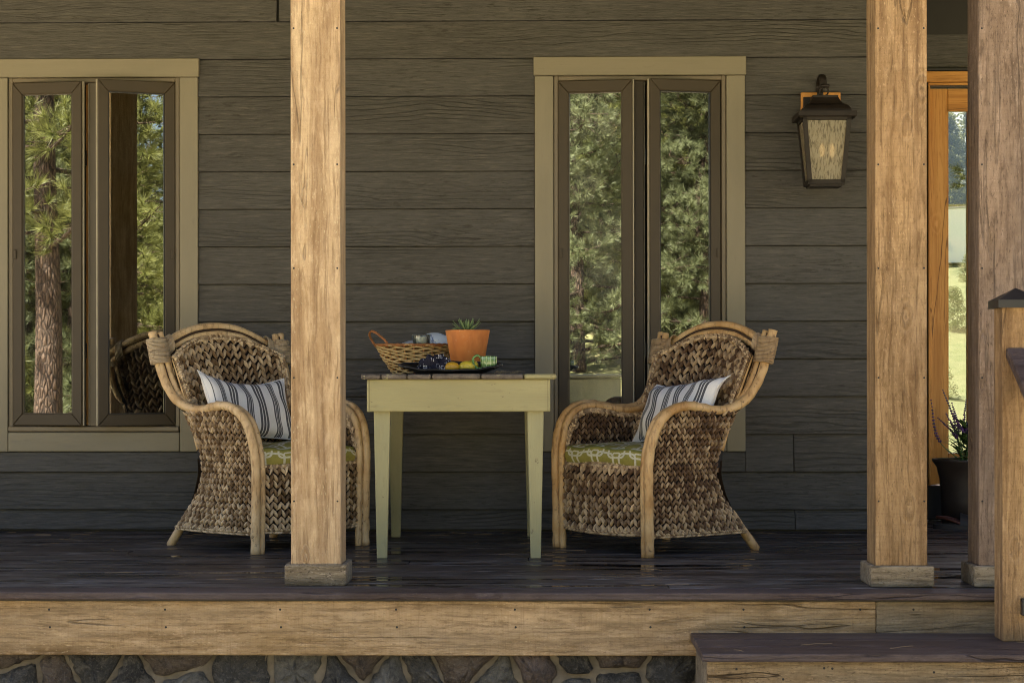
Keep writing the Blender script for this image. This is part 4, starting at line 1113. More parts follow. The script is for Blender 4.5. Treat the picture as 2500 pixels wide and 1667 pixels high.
plate('pale plain plate lying low in the left half of the basket', (PX(1010, Yp + .02), Yp + .015, TT + .085), .088, R(38), R(-6), plain('pale_china', (0.60, 0.68, 0.70), .12, var=.04))
# candle jar
jx, jy = PX(1029, BY - .05), BY - .05
jar = thing('candle_jar', 'clear glass tumbler with a white candle, sitting in the basket', 'candle', (jx, jy, TT + .095))
def clear():
    m = NT('clear_glass'); m.set(m.b.inputs['Transmission Weight'], 1.0); m.set(m.b.inputs['Roughness'], .02); m.set(m.b.inputs['IOR'], 1.45); m.set(m.b.inputs['Base Color'], (0.92, 0.96, 0.95)); return m.m
b = MB(); b.lathe([(.0385, 0), (.040, .066), (.0425, .076), (.0425, .079), (.040, .079), (.0375, .066), (.036, .004), (.0001, .004)], 32); b.build('glass', glass_mat('tumbler_glass', 0.9, 0.10, (0.93, 0.96, 0.95)), jar, True)
b = MB(); b.lathe([(.0345, .005), (.0352, .068), (.033, .070), (.0001, .069)], 28); b.build('wax', plain('white_wax', (0.74, 0.74, 0.70), .4, var=.03), jar, True)
b = MB(); b.tube([(0, 0, .069), (.001, 0, .077)], .001, 5); b.build('wick', M_SEAL, jar)
# terracotta pot and succulent
PY = 8.42; pu0, pu1 = 1087, 1196.5
pc = Vector((PX((pu0 + pu1) / 2, PY), PY, TT)); pr = (PX(pu1, PY) - PX(pu0, PY)) / 2; ph = PZ(806, 1140, PY) - TT
def terra():
    m = NT('terracotta'); c = m.co(rnd=0); n = m.noise(c, 9.0, 4, .6); n2 = m.noise(c, 60.0, 4, .7); n3 = m.noise(m.sc(c, (14, 14, 4)), 1.0, 4, .6)
    col = m.mix(m.rng(n, .35, .65), (0.60, 0.20, 0.050), (0.68, 0.275, 0.080)); col = m.mix(m.math('MULTIPLY', m.rng(n3, .50, .68), .55), col, (0.40, 0.13, 0.04))
    col = m.mix(m.math('MULTIPLY', m.rng(n2, .60, .72), .5), col, (0.68, 0.42, 0.25)); return m.fin(col, .6, m.bump(n2, .2, .003), .35)
pot = thing('terracotta_pot', 'orange terracotta flowerpot behind the tray on the table', 'flowerpot', pc)
b = MB(); b.lathe([(pr * .66, 0), (pr * .955, ph - .022), (pr * .985, ph - .006), (pr, ph - .003), (pr * .985, ph), (pr * .90, ph), (pr * .88, ph - .03), (.0001, ph - .03)], 48); b.build('pot_body', terra(), pot, True)
b = MB(); b.lathe([(pr * .875, ph - .014), (pr * .4, ph - .008), (.0001, ph - .006)], 24); b.build('soil', plain('potting_soil', (0.05, 0.035, 0.025), .95, bump=.8), pot, True)
def leafmesh(b, base, d, up, L_, W_, T_, tip=.06, segs=7, curl=.3):
    d = d.normalized(); sd_ = d.cross(up).normalized(); nn = sd_.cross(d)
    rings = []
    for i in range(segs + 1):
        t = i / segs; wq = W_ * (.55 + .9 * t - 1.4 * t ** 3 if t < 1 else 0); wq = max(wq, W_ * tip * .3)
        c = base + d * (L_ * t) + nn * (curl * L_ * t * t)
        rings.append([b.vert(c + sd_ * (-wq / 2)), b.vert(c - nn * (T_ * (1 - .7 * t))), b.vert(c + sd_ * (wq / 2)), b.vert(c + nn * (T_ * .25))])
    for A, B in zip(rings, rings[1:]):
        for k in range(4): b.face((A[k], A[(k + 1) % 4], B[(k + 1) % 4], B[k]))
suc = thing('succulent', 'small spiky green succulent rosette growing in the terracotta pot', 'succulent', pc + Vector((-.004, 0, ph - .010)))
suc.scale = (1.22, 1.22, 1.35)
M_SUC = foliage_mat('succulent_leaf', (0.16, 0.24, 0.10), (0.24, 0.33, 0.15), .15); rq = random.Random(2)
for k in range(34):
    a = k * 2.39996; t = k / 34; el = R(78 - 66 * t + rq.uniform(-5, 5)); L_ = .022 + .034 * min(1, t * 1.6) + rq.uniform(-.004, .004)
    b = MB(); d = Vector((math.cos(a) * math.cos(el), math.sin(a) * math.cos(el), math.sin(el)))
    leafmesh(b, Vector((math.cos(a) * .006 * t, math.sin(a) * .006 * t, .004 * (1 - t))), d, Vector((0, 0, 1)), L_, .0125, .003, curl=.16); b.build('leaf', M_SUC, suc, True)
for k in range(12):
    a = k * 2.4; b = MB(); el = R(70 - 50 * k / 12)
    leafmesh(b, Vector((-.042, -.02, .0)), Vector((math.cos(a) * math.cos(el), math.sin(a) * math.cos(el), math.sin(el))), Vector((0, 0, 1)), .016, .008, .0025, curl=.1); b.build('leaf', M_SUC, suc, True)

# ------------------------------------------------------------------ tray and what lies on it
TYc = 7.87; tx0, tx1 = PX(977, TYc), PX(1221, TYc); tc_ = Vector(((tx0 + tx1) / 2, TYc + .02, TT)); ta = (tx1 - tx0) / 2
M_TRAY = plain('charred_black_tray', (0.012, 0.011, 0.011), .35, var=.4, scale=50, bump=.6, spec=.5)
tray = thing('black_tray', 'long black oval tray with upturned curled ends at the front of the table', 'tray', tc_)
def traysurf(a, q, up=0.0):
    an = a * 2 * math.pi; ca, sa = math.cos(an), math.sin(an)
    rx, ry = ta * .86, .115
    lift = (.012 + .018 * abs(ca) ** 4 + (.034 if sa > 0 else 0) * max(0, sa) ** .8) * max(0, (q - .72) / .28) ** 1.2
    ext = 1 + .16 * abs(ca) ** 6 * max(0, (q - .6) / .4)
    return Vector((ca * rx * q * ext, sa * ry * q, .004 + lift + .0015 * math.sin(an * 9) * (q > .9) + up))
b = MB(); b.grid(lambda a, q: traysurf(a, q, 0), 72, 16); b.grid(lambda a, q: traysurf(1 - a, q, -.0035), 72, 16)
b.build('tray_body', M_TRAY, tray, True)
b = MB(); b.tube([traysurf(i / 90, 1.0, -.001) for i in range(90)], .004, 6, closed=True); b.build('rim', M_TRAY, tray, True)
for s_ in (-1, 1):
    b = MB()
    b.tube(cr([(s_ * ta * .86, -.03, .022), (s_ * ta * .98, -.028, .034), (s_ * ta * 1.03, 0, .036), (s_ * ta * .98, .028, .034), (s_ * ta * .86, .03, .022)], 6), .006, 7); b.build('handle', M_TRAY, tray, True)
def lemon_mat(nm, colr):
    m = NT(nm); c = m.co(rnd=0); v = m.n('TexVoronoi', None, Vector=c, Scale=230.0).outputs['Distance']; n = m.noise(c, 25.0, 3, .5)
    col = m.mix(m.rng(n, .35, .65), colr, tuple(x * .85 for x in colr)); return m.fin(col, .38, m.bump(v, .25, .002), .5)
def lemon(label, u, v, Y, rx, rz, rot, mt):
    b = MB(); prof = []
    for i in range(17):
        t = -1 + 2 * i / 16; r_ = rz * max(0, 1 - t * t) ** .5
        if abs(t) > .85: r_ = max(r_ * .8, .0)
        prof.append((max(r_, .00011), t * rx * (1 + .10 * abs(t) ** 8)))
    b.lathe(prof, 20); o = b.build('lemon', mt, None, True)
    tag(o, label, 'lemon', 'lemons on the black tray')
    o.matrix_world = Matrix.Translation(P(u, v, Y)) @ Matrix.Rotation(rot, 4, 'Z') @ Matrix.Rotation(R(90), 4, 'Y')
LY = lemon_mat('lemon_skin', (0.58, 0.46, 0.045)); LO = lemon_mat('ripe_lemon_skin', (0.60, 0.34, 0.025))
lemon('orange-yellow lemon beside the dark napkin on the black tray', 1104, 897, 7.86, .031, .0235, R(5), LO)
lemon('pale yellow lemon in the middle of the black tray', 1139, 896, 7.86, .032, .0255, R(-8), LY)
lemon('greenish yellow lemon half hidden behind another, next to the mug', 1153, 894, 7.90, .028, .0265, R(50), lemon_mat('green_lemon_skin', (0.50, 0.42, 0.05)))
# bundled napkin
def bandana():
    m = NT('navy_dotted_cotton'); c = m.co(rnd=0); v = m.n('TexVoronoi', None, Vector=c, Scale=150.0, Randomness=.15).outputs['Distance']
    patch = m.math('GREATER_THAN', m.noise(c, 38.0, 1, .4), .54)
    k = m.math('MULTIPLY', m.math('LESS_THAN', v, .33), patch)
    col = m.mix(k, (0.014, 0.014, 0.026), (0.62, 0.62, 0.66)); return m.fin(col, .8, None, .2)
b = MB(); rn = random.Random(12)
def nap(a, q):
    an = a * 2 * math.pi; th = q * math.pi * .5
    r_ = (1 + .16 * math.sin(an * 3 + q * 5) + .10 * math.sin(an * 7 - q * 9 + 1) + .05 * math.sin(an * 13 + q * 14))
    return Vector((.064 * math.sin(th) ** .8 * math.cos(an) * r_, .045 * math.sin(th) ** .8 * math.sin(an) * r_, .060 * math.cos(th) ** .8 * r_ + .006 * math.sin(an * 2)))
b.grid(nap, 56, 22)
o = b.build('cloth_napkin', bandana(), None, True); tag(o, 'crumpled navy cloth napkin with white dots on the tray, left of the lemons', 'napkin'); o.location = (PX(1062, 7.88), 7.89, TT + .005)
# mug
def mugmat():
    m = NT('green_plaid_glaze'); c = m.co(rnd=0, obj=False); s = m.n('SeparateXYZ', None, _0=c)
    def st(ax, k, w_): return m.math('LESS_THAN', m.math('ABSOLUTE', m.math('SUBTRACT', m.math('FRACT', m.math('MULTIPLY', s.outputs[ax], k)), .5)), w_)
    n = m.noise(m.co(rnd=0), 45.0, 3, .6)
    col = m.mix(m.rng(n, .3, .7), (0.10, 0.20, 0.055), (0.20, 0.34, 0.12)); col = m.mix(m.math('MULTIPLY', m.math('MAXIMUM', st(0, 12, .10), st(1, 3, .09)), .75), col, (0.42, 0.56, 0.33))
    col = m.mix(m.math('MULTIPLY', m.math('MAXIMUM', st(0, 24, .08), st(1, 6, .05)), .6), col, (0.04, 0.10, 0.03)); return m.fin(col, .12, None, .6)
MY = 7.89; mug = thing('green_mug', 'small green plaid glazed mug with a big loop handle at the tray\'s right end', 'mug', (PX(1193, MY), MY, TT + .020))
b = MB(); uv = []; mr, mh = .033, .052
prof = [(mr * .86, 0), (mr * .93, .003), (mr * 1.02, mh * .4), (mr * 1.03, mh * .95), (mr, mh), (mr * .93, mh), (mr * .92, .006), (.0005, .006)]
for r_, z in prof:
    for k in range(33):
        a = 2 * math.pi * k / 32; b.vert((math.cos(a) * r_, math.sin(a) * r_, z)); uv.append((k / 32, z / mh))
for j in range(len(prof) - 1):
    for k in range(32):
        q = j * 33 + k; b.face((q, q + 1, q + 34, q + 33))
MG = mugmat(); b.build('mug_body', MG, mug, True, uv=uv)
b = MB(); b.tube(cr([(-mr * .95, -.004, .044), (-mr - .012, -.008, .055), (-mr - .029, -.010, .044), (-mr - .028, -.010, .020), (-mr - .013, -.008, .002), (-mr * .8, -.004, .004)], 6), .0048, 8); b.build('handle', plain('green_glaze', (0.13, 0.27, 0.08), .12, var=.3), mug, True)
tw = MB(); rw = random.Random(4)
for k in range(16):
    x = rw.uniform(-.045, .045); z = .002; l = rw.uniform(.015, .05); a = rw.uniform(-.5, .5)
    tw.tube([(x, rw.uniform(-.01, .01), z), (x + l * .5, rw.uniform(-.015, .015), z + .006 + rw.random() * .004), (x + l, rw.uniform(-.01, .01), z + rw.random() * .008)], .0011, 4)
o = tw.build('dried_twigs', plain('dry_stem', (0.20, 0.16, 0.10), .9), None); tag(o, 'wisp of dried brown twigs on the table right of the tray', 'twigs', kind='stuff'); o.location = (PX(1232, 7.84), 7.84, TT)

# ------------------------------------------------------------------ wall lantern
LYf = 8.80; lx = PX(2020.5, LYf)
lan = thing('wall_lantern', 'dark bronze wall lantern with seeded glass beside the right window', 'lantern', (lx, YW - .02, PZ(365, 2020, LYf)))
lz = lan.location.z
def LZ(v): return PZ(v, 2020, LYf) - lz
hw_t, hw_b, zt_, zb_ = .112, .084, LZ(283), LZ(446); cy = LYf + .105 - lan.location.y; dp_t, dp_b = .105, .078
def corner(sx, sy, t):                       # t 0 bottom .. 1 top
    return Vector((sx * (hw_b + (hw_t - hw_b) * t), cy + sy * (dp_b + (dp_t - dp_b) * t), zb_ + (zt_ - zb_) * t))
b = MB()
for sx in (-1, 1):
    for sy in (-1, 1):
        A = corner(sx, sy, 0); B = corner(sx, sy, 1); t = .020
        q = [b.vert(p + Vector((-sx * dx, -sy * dy, 0))) for p in (A, B) for dx, dy in ((0, 0), (t, 0), (t, .006), (.006, .006), (.006, t), (0, t))]
        for i in range(6): b.face((q[i], q[(i + 1) % 6], q[6 + (i + 1) % 6], q[6 + i]))
        b.face(q[:6]); b.face(q[6:])
def railring(t0, t1, th=.006):
    for sx, sy, ax in ((0, -1, 0), (0, 1, 0), (-1, 0, 1), (1, 0, 1)):
        c0 = [corner(a, c_, t) for t in (t0, t1) for a, c_ in (((-1, sy), (1, sy)) if ax == 0 else ((sx, -1), (sx, 1)))]
        ins = Vector((0, -sy * th, 0)) if ax == 0 else Vector((-sx * th, 0, 0))
        k = .97
        q = [b.vert(p) for p in c0] + [b.vert(p + ins) for p in c0]
        for f_ in ((0, 1, 3, 2), (4, 6, 7, 5), (0, 4, 5, 1), (2, 3, 7, 6), (0, 2, 6, 4), (1, 5, 7, 3)): b.face([q[i] for i in f_])
railring(0.0, .055); railring(.945, 1.0)
b.build('lantern_frame', M_IRON, lan)
b = MB(); b.box(-hw_b + .01, hw_b - .01, cy - dp_b + .01, cy + dp_b - .01, zb_ - .012, zb_ - .002); b.box(-hw_b - .001, hw_b + .001, cy - dp_b - .001, cy + dp_b + .001, zb_ - .003, zb_ + .003)
b.build('bottom_plate', M_IRON, lan)
b = MB()                                     # stepped roof
lev = [(.130, zt_ - .004), (.133, zt_ + .0), (.133, zt_ + .021), (.112, zt_ + .022), (.110, zt_ + .033), (.098, zt_ + .050), (.076, zt_ + .062), (.066, zt_ + .076), (.058, zt_ + .092), (.058, zt_ + .102), (.030, zt_ + .106)]
pr_ = None
for hwid, z in lev:
    q = [b.vert((sx * hwid, cy + sy * hwid * .93, z)) for sx, sy in ((-1, -1), (1, -1), (1, 1), (-1, 1))]
    if pr_:
        for i in range(4): b.face((pr_[i], pr_[(i + 1) % 4], q[(i + 1) % 4], q[i]))
    else: b.face(q[::-1])
    pr_ = q
b.face(pr_); b.build('lantern_roof', M_IRON, lan)
b = MB(); zc = zt_ + .106
b.tube([(math.cos(2 * math.pi * i / 24) * .020, cy, zc + .020 + math.sin(2 * math.pi * i / 24) * .020) for i in range(24)], .0035, 7, closed=True); b.build('hanging_ring', M_IRON, lan, True)
b = MB(); b.tube(cr([(-.004, cy, zc + .038), (-.004, cy + .012, zc + .085), (-.003, cy + .07, zc + .098), (-.002, cy + .14, zc + .07), (0, -.012, zc + .02)], 6), .0175, 10, oval=(.55, 1)); b.tube([(.004, cy, zc + .052), (.004, cy, zc + .038)], .021, 12); b.build('scroll_arm', M_IRON, lan, True)
pxa = PX(1955, YW - .02) - lx; pxb = PX(2052, YW - .02) - lx
b = MB(); b.box(pxa, pxb, -.014, -.001, PZ(330, 2000, YW) - lz, PZ(228, 2000, YW) - lz); b.build('mounting_plate', M_COPPER, lan, bevel=.003)
b = MB(); b.box(pxa + .010, pxb - .010, -.022, -.0142, PZ(325, 2000, YW) - lz, PZ(240, 2000, YW) - lz); b.build('backplate', M_IRON, lan, bevel=.003)
def seeded():
    m = NT('seeded_lantern_glass'); c = m.co(rnd=0)
    n = m.noise(m.sc(c, (170, 170, 26)), 1.0, 3, .65); n2 = m.noise(c, 16.0, 3, .6)
    col = m.mix(m.math('MULTIPLY', m.rng(n, .48, .60), .85), (0.55, 0.50, 0.38), (0.14, 0.12, 0.08)); col = m.mix(m.math('MULTIPLY', m.rng(n2, .4, .7), .3), col, (0.45, 0.42, 0.32))
    bp = m.bump(n, .6, .004)
    tl = m.n('BsdfTranslucent', None, Color=col); tr = m.n('BsdfTransparent', None, Color=(0.95, 0.9, 0.8)); m.fin(col, .18, bp, .6)
    a = m.n('MixShader', None, _0=.45, _1=m.b.outputs[0], _2=tl.outputs[0]); c2 = m.n('MixShader', None, _0=.25, _1=a.outputs[0], _2=tr.outputs[0])
    m.t.links.new(c2.outputs[0], m.out.inputs[0]); return m.m
MSG = seeded()
for sx, sy in ((0, -1), (-1, 0), (1, 0), (0, 1)):
    b = MB(); q = []
    for t in (.06, .94):
        for e in (-1, 1):
            p = corner(e * .93 if sx == 0 else sx, e * .93 if sy == 0 else sy, t) - Vector((sx * .008, sy * .008, 0)); q.append(p)
    for d in (0, .003):
        for p in q: b.vert(p - Vector((sx * d, sy * d, 0)))
    for f_ in ((0, 1, 3, 2), (4, 6, 7, 5), (0, 4, 5, 1), (2, 3, 7, 6), (0, 2, 6, 4), (1, 5, 7, 3)): b.face(f_)
    b.build('pane', MSG, lan)
def bulbm():
    m = NT('lit_filament_bulb'); m.fin((0.9, 0.7, 0.4), .2); m.set(m.b.inputs['Emission Color'], (1, .68, .32)); m.set(m.b.inputs['Emission Strength'], 0.5); return m.m
MBU = bulbm()
for s_ in (-1, 1):
    b = MB(); zz = LZ(362); b.lathe([(.008, -.03), (.010, -.012), (.0125, .0), (.010, .014), (.004, .030), (.0002, .036)], 14, (s_ * .023 + .012, cy - .01, zz)); b.build('bulb', MBU, lan, True)
    b = MB(); b.lathe([(.009, zb_ + .005), (.009, zz - .030)], 10, (s_ * .023 + .012, cy - .01, 0)); b.build('candle_sleeve', plain('ivory_sleeve', (0.5, 0.42, 0.28), .5), lan, True)

# ------------------------------------------------------------------ planter by the entry
QY = 9.42; qx0 = PX(2276, QY); qr = .165; qc = Vector((qx0 + qr, QY, .0)); qh = PZ(1120, 2340, QY)
pl = thing('dark_planter', 'dark flared planter pot on the porch floor behind the posts', 'planter', qc)
b = MB(); b.lathe([(qr * .70, .001), (qr * .74, qh * .4), (qr * .78, qh * .70), (qr * .86, qh * .88), (qr * .99, qh * .97), (qr, qh), (qr * .93, qh), (qr * .86, qh * .93), (.0001, qh * .93)], 40)
b.build('pot_body', plain('dark_glazed_pot', (0.030, 0.022, 0.018), .45, var=.2), pl, True)
b = MB(); b.lathe([(qr * .86, qh * .935), (.0001, qh * .95)], 20); b.build('soil', plain('dark_soil', (0.03, 0.022, 0.016), .95), pl)
sal = thing('salvia_plant', 'purple flowered salvia with thin spikes growing in the dark planter', 'plant', qc + Vector((0, 0, qh * .94)))
M_SL = foliage_mat('salvia_leaf', (0.05, 0.10, 0.032), (0.09, 0.16, 0.05), .25); M_SF = plain('purple_flower', (0.085, 0.035, 0.13), .7, var=.3)
rv = random.Random(21)
tips = [(2302, 953, 0), (2273, 977, 0), (2324, 984, .02), (2327, 1012, -.03), (2359, 976, .03), (2310, 1010, -.02), (2290, 1020, .04), (2380, 990, 0), (2395, 1000, .03), (2372, 1020, -.03)]
stem = MB(); flo = MB()
for k, (u, v, dy) in enumerate(tips):
    T = P(u, v, QY + dy) - sal.location; B0 = Vector((rv.uniform(-.03, .04), rv.uniform(-.03, .03), 0))
    mid = B0.lerp(T, .5) + Vector((-(T.x) * .30 * (1 if k == 1 else .35), 0, -.02 if k == 1 else .02))
    if k == 1: mid = Vector((T.x * .80, dy, T.z * .38))
    pth = cr([B0, mid, T], 12); stem.tube(pth, [.0028 - .0018 * i / len(pth) for i in range(len(pth))], 5)
    for i in range(int(len(pth) * .45), len(pth)):
        f_ = 1 - (i / len(pth) - .45) * 1.2
        for w_ in range(5):
            a = rv.uniform(0, 6.28); d = Vector((math.cos(a), math.sin(a), .5)).normalized()
            flo.ellip(pth[i] + d * .006 * f_ , .0042 * f_ + .001, .0042 * f_ + .001, .005 * f_ + .001, 5, 4)
stem.build('stem', M_SL, sal, True, kind='stuff'); flo.build('flower_spike', M_SF, sal, True, kind='stuff')
for k in range(120):
    a = rv.uniform(0, 6.28); rr = rv.uniform(0, .05); h = rv.uniform(0.0, .19) * (1 - rr * 3)
    b = MB(); el = rv.uniform(-.1, 1.1); d = Vector((math.cos(a) * math.cos(el), math.sin(a) * math.cos(el), math.sin(el)))
    leafmesh(b, Vector((math.cos(a) * rr, math.sin(a) * rr, h)), d, Vector((0, 0, 1)), rv.uniform(.05, .10), rv.uniform(.018, .034), .001, curl=-.25, segs=5); b.build('leaf', M_SL, sal, True)
# shoe at the planter's foot
sh = thing('shoe', 'dark low shoe with a reddish strap at the foot of the planter', 'shoe', (PX(2345, 9.22), 9.22, 0.002), R(75))
M_SH = plain('dark_rubber', (0.02, 0.017, 0.016), .6)
b = MB(); b.grid(lambda a, q: Vector((math.cos(a * 6.2832) * (.048 if True else 0) * q * (1 + .18 * math.sin(a * 6.2832)), math.sin(a * 6.2832) * .13 * q, .012)), 28, 3)
b.grid(lambda a, q: Vector((math.cos(a * 6.2832) * .048 * (1 + .18 * math.sin(a * 6.2832)), math.sin(a * 6.2832) * .13, q * .022)), 28, 2); b.build('sole', M_SH, sh, True)
b = MB(); b.grid(lambda a, q: Vector((math.cos(a * math.pi) * .050, -.10 + q * .10, .02 + math.sin(a * math.pi) * (.026 + .032 * q))), 14, 6); b.build('toe_upper', M_SH, sh, True)
b = MB(); b.tube(cr([(-.05, .0, .03), (-.045, .06, .05), (0, .115, .055), (.045, .06, .05), (.05, 0, .03)], 6), .004, 6, oval=(1.6, .5)); b.build('strap', plain('red_strap', (0.07, 0.018, 0.010), .6), sh, True)

# ------------------------------------------------------------------ trees in front of the house (seen in the panes) and behind it
M_NEED = foliage_mat('pine_needles', (0.080, 0.092, 0.022), (0.150, 0.150, 0.045), .42)
M_NEEDB = foliage_mat('blue_spruce_needles', (0.085, 0.100, 0.045), (0.150, 0.160, 0.080), .42)
def bark():
    m = NT('pine_bark'); c = m.co(rnd=0); v = m.n('TexVoronoi', {'feature': 'DISTANCE_TO_EDGE'}, Vector=m.sc(c, (24, 24, 8)), Scale=1.0).outputs['Distance']; n = m.noise(c, 7.0, 5, .7)
    col = m.mix(m.rng(v, .02, .16), (0.016, 0.012, 0.010), (0.085, 0.054, 0.037)); col = m.mix(m.math('MULTIPLY', m.rng(n, .45, .7), .6), col, (0.12, 0.085, 0.065))
    return m.fin(col, .9, m.bump(m.math('ADD', v, m.math('MULTIPLY', n, .3)), .9, .06), .2)
M_BARK = bark()
def tuft(b, c, d, rnd, L_, n_):
    d = d.normalized(); o1 = d.orthogonal().normalized(); o2 = d.cross(o1)
    for k in range(n_):
        a = rnd.uniform(0, 6.283); sp = rnd.uniform(.15, .95)
        e = (d * (1 - sp * .55) + (o1 * math.cos(a) + o2 * math.sin(a)) * sp).normalized()
        l = L_ * rnd.uniform(.7, 1.15); s_ = e.cross(d).normalized() * .0065
        p = c + d * rnd.uniform(-.05, .04); i = len(b.v)
        b.v += [tuple(p + s_), tuple(p - s_), tuple(p + e * l)]; b.t += [.5] * 3; b.f.append((i, i + 1, i + 2)); b.m.append(0)
def pine_parts(seed, H, rad, z0, nl, nt, needle, tr, skew=1.0):
    rnd = random.Random(seed); tk = MB(); cn = MB(); br = MB()
    bend = [(rnd.uniform(-.1, .1), rnd.uniform(-.1, .1)) for _ in range(7)]
    tpath = cr([(bend[i][0] * i * .5, bend[i][1] * i * .5, H * i / 6) for i in range(7)], 4)
    tk.tube(tpath, [tr * (1.18 if i == 0 else 1) * (1 - .88 * i / (len(tpath) - 1)) for i in range(len(tpath))], 14)
    for k in range(nl):
        t = (k + rnd.random()) / nl; h = z0 + (H - z0) * t ** 1.15; tp_ = tpath[min(len(tpath) - 1, int(h / H * (len(tpath) - 1)))]
        a = k * 2.4 + rnd.uniform(-.5, .5); L_ = rad * (1 - .78 * (h - z0) / (H - z0)) * rnd.uniform(.65, 1.12)
        dr = Vector((math.cos(a), math.sin(a), 0)); base = Vector((tp_.x, tp_.y, h))
        pp = cr([base, base + dr * L_ * .5 + Vector((0, 0, rnd.uniform(-.15, .12))), base + dr * L_ + Vector((0, 0, rnd.uniform(-.1, .45)))], 5)
        br.tube(pp, [.028 * (L_ / 2) * (1 - .8 * i / (len(pp) - 1)) for i in range(len(pp))], 5)
        for q in range(nt):
            f_ = rnd.uniform(.25, 1.0); i = min(len(pp) - 2, int(f_ * (len(pp) - 1))); p = pp[i].lerp(pp[i + 1], f_ * (len(pp) - 1) - i)
            off = Vector((rnd.uniform(-1, 1), rnd.uniform(-1, 1), rnd.uniform(-.55, .7))) * (.46 * (1.15 - f_ * .5)) * skew
            d = (dr * .7 + off.normalized() + Vector((0, 0, .45))).normalized()
            tuft(cn, p + off, d, rnd, needle, 40)
            if q % 4 == 0: br.tube([p, p + off], .006, 3, caps=False)
    return tk, br, cn
PROTO = []
for (sd_, H, rad, z0, nl, nt, ndl, tr, mt) in ((1, 9.5, 2.6, .9, 62, 52, .21, .22, M_NEED), (2, 8.0, 2.3, .35, 64, 52, .19, .16, M_NEED), (3, 7.0, 2.2, .15, 66, 54, .15, .14, M_NEEDB), (4, 13.0, 2.9, 3.0, 56, 44, .22, .19, M_NEED)):
    tk, br, cn = pine_parts(sd_, H, rad, z0, nl, nt, ndl, tr)
    PROTO.append((tk, br, cn, mt))
MESH = {}
def pine(k, x, y, rz, sc_, label, cat='tree'):
    z = ground_z(x, y) - .05
    r = thing('pine_tree', label, cat, (x, y, z), rz, 'pine trees round the house'); r.scale = (sc_,) * 3
    if k not in MESH:
        tk, br, cn, mt = PROTO[k]
        MESH[k] = [tk.build('trunk', M_BARK, r, True), br.build('branches', M_BARK, r, True), cn.build('crown', mt, r)]
    else:
        for o in MESH[k]:
            c = o.copy(); COL.objects.link(c); c.parent = r
    return r
def mirror_dir(u, phi, sgn):
    """heading, seen in a sash turned by phi, of what photo column u reflects"""
    th_ = math.atan((u - CU) / F) - TH
    return th_ - sgn * 2 * phi           # angle from -y towards +x
def yard(u, phi, sgn, dist, wx):
    a = mirror_dir(u, phi, sgn); return wx + math.sin(a) * dist, YW - math.cos(a) * dist
wxl = -2.25; wxr = .3
x, y = yard(92, R(9.5), 1, 15.5, wxl); pine(3, x, y, .4, 1.0, 'tall pine whose thick bark trunk shows in the left sash of the left window')
spots = [(60, R(9.5), 1, 23, wxl, 0), (150, R(9.5), 1, 26, wxl, 1), (20, R(9.5), 1, 20, wxl, 1), (190, R(9.5), 1, 19.5, wxl, 2), (110, R(9.5), 1, 33, wxl, 0),
         (330, R(20), -1, 25, -1.9, 1), (395, R(20), -1, 22, -1.9, 0), (270, R(20), -1, 29, -1.9, 0), (380, R(20), -1, 35, -1.9, 1),
         (1400, R(8.4), 1, 22, .2, 2), (1500, R(8.4), 1, 25, .2, 1), (1450, R(8.4), 1, 34, .2, 0), (1360, R(8.4), 1, 30, .2, 1), (1530, R(8.4), 1, 31, .2, 2),
         (1620, R(13), -1, 24, .7, 1), (1720, R(13), -1, 21, .7, 2), (1670, R(13), -1, 32, .7, 0), (1580, R(13), -1, 29, .7, 2), (1750, R(13), -1, 28, .7, 1)]
rp = random.Random(31)
WHERE = ['left sash of the left window', 'right sash of the left window', 'left sash of the right window', 'right sash of the right window']
for n_, (u, ph_, sg, ds, wx, k) in enumerate(spots):
    x, y = yard(u, ph_, sg, ds, wx)
    kind_ = ['long-needled green pine', 'bushy green pine', 'bluish green pine', 'tall pine'][k]
    wh = WHERE[0 if n_ < 5 else 1 if n_ < 9 else 2 if n_ < 14 else 3]
    far = 'nearest' if ds < 21.5 else 'near' if ds < 24.5 else 'middle' if ds < 28.5 else 'distant' if ds < 30 else 'far'
    pine(k, x, y, rp.uniform(0, 6), rp.uniform(.85, 1.1), f'{far} {kind_} reflected in the {wh}')
rb_ = random.Random(77)
NAMES = ['first', 'second', 'third', 'fourth', 'fifth', 'sixth', 'seventh', 'eighth']
for n_ in range(8):
    y = 58 + (n_ * 37 % 11); x = .214 * y - 2.6 + n_ * .75
    pine(n_ % 2, x, y, n_ * 1.3, .50 + .06 * rb_.random(), f'{NAMES[n_]} small dark pine from the left behind the house, through the entry door', 'tree')
shd = thing('shed', 'white painted shed on the grass slope behind the house, seen through the entry door', 'shed', (11.6, 54, ground_z(11.6, 54)))
M_WHP = plain('white_shed_paint', (0.75, 0.75, 0.72), .6, var=.03)
b = MB()
v = [b.vert(p) for p in ((-1.6, 0, -.2), (1.6, 0, -.2), (1.6, 0, 1.42), (-1.6, 0, 1.22), (-1.6, 2.2, -.2), (1.6, 2.2, -.2), (1.6, 2.2, 1.46), (-1.6, 2.2, 1.26))]
for f_ in ((0, 1, 2, 3), (4, 7, 6, 5), (0, 3, 7, 4), (1, 5, 6, 2), (3, 2, 6, 7), (0, 4, 5, 1)): b.face([v[i] for i in f_])
b.build('wall', M_WHP, shd)
b = MB()
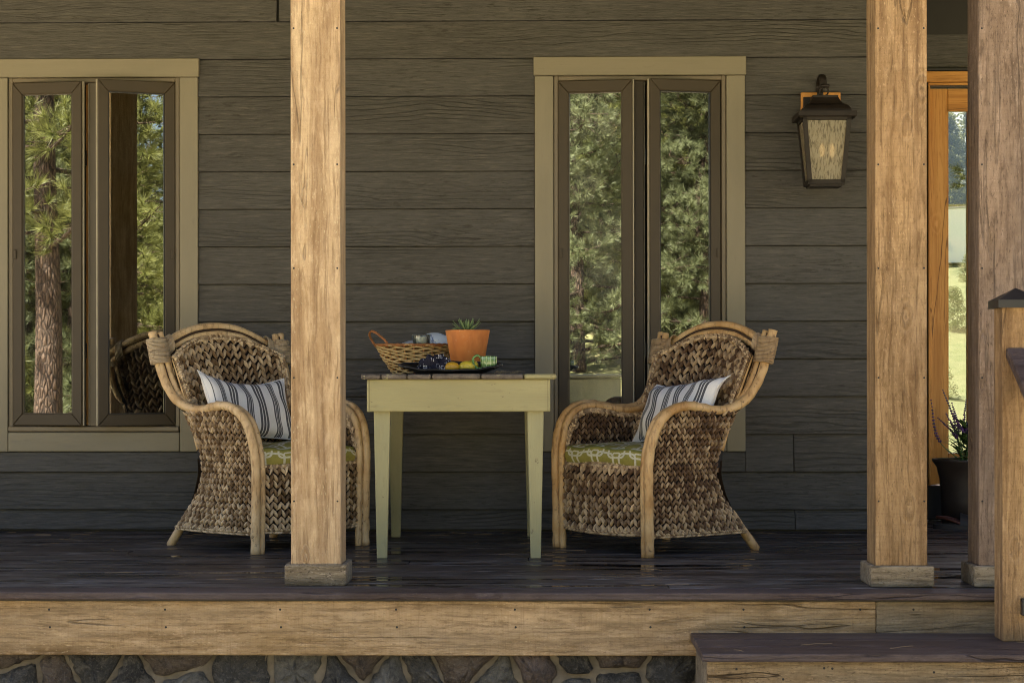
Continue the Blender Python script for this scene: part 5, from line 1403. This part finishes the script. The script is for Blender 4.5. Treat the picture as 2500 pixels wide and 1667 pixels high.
v = [b.vert(p) for p in ((-1.7, -.03, 1.225), (1.7, -.03, 1.43), (1.7, 2.3, 1.47), (-1.7, 2.3, 1.265), (-1.7, -.03, 1.275), (1.7, -.03, 1.48), (1.7, 2.3, 1.52), (-1.7, 2.3, 1.315))]
for f_ in ((0, 3, 2, 1), (4, 5, 6, 7), (0, 1, 5, 4), (1, 2, 6, 5), (2, 3, 7, 6), (3, 0, 4, 7)): b.face([v[i] for i in f_])
b.build('roof', plain('grey_metal_roof', (0.3, 0.3, 0.3), .5), shd)

nd = MB(); rn2 = random.Random(55)
for k in range(70):
    x = rn2.uniform(-2.6, 2.2); y = rn2.choice((rn2.uniform(6.6, 9.0), rn2.uniform(8.75, 9.03), rn2.uniform(6.6, 9.0), rn2.uniform(8.85, 9.03), rn2.uniform(6.08, 6.5)))
    if y < 6.52: x = rn2.uniform(.55, 2.0); z = SZ + .002
    else: z = .0035
    a = rn2.gauss(0, .5) if rn2.random() < .6 else rn2.uniform(0, 3.14); l = rn2.uniform(.02, .055)
    d = Vector((math.cos(a), math.sin(a), 0)) * l; p = Vector((x, y, z))
    nd.tube([p - d, p + Vector((0, 0, .001)) + d.cross(Vector((0, 0, 1))) * rn2.uniform(-.15, .15), p + d], .0009, 3)
tag(nd.build('dropped_needles', plain('dry_needle', (0.30, 0.20, 0.10), .8), None), 'dry pine needles scattered over the deck boards', 'needles', kind='stuff')

for n_ in range(4):
    y = 74 + n_ * 1.5; x = .214 * y - 2.4 + n_ * 1.7
    pine(1 - n_ % 2, x, y, n_ * 2.1, .62, f'{NAMES[n_]} taller pine from the left in the back row behind the house', 'tree')
rsb = random.Random(9)
WHICH = ['nearest', 'second nearest', 'middle', 'fourth nearest', 'fifth nearest', 'farthest']
for n_ in range(6):
    y = 24 + n_ * 4.6; x = .214 * y + (-.35, .45, -.1, .6, -.5, .2)[n_]
    r = thing('shrub', f'{WHICH[n_]} small meadow shrub behind the house, seen low through the entry door', 'shrub', (x, y, ground_z(x, y) - .05), n_ * 1.1, 'meadow shrubs behind the house')
    r.scale = (.16, .16, .11)
    c = MESH[2][2].copy(); COL.objects.link(c); c.parent = r
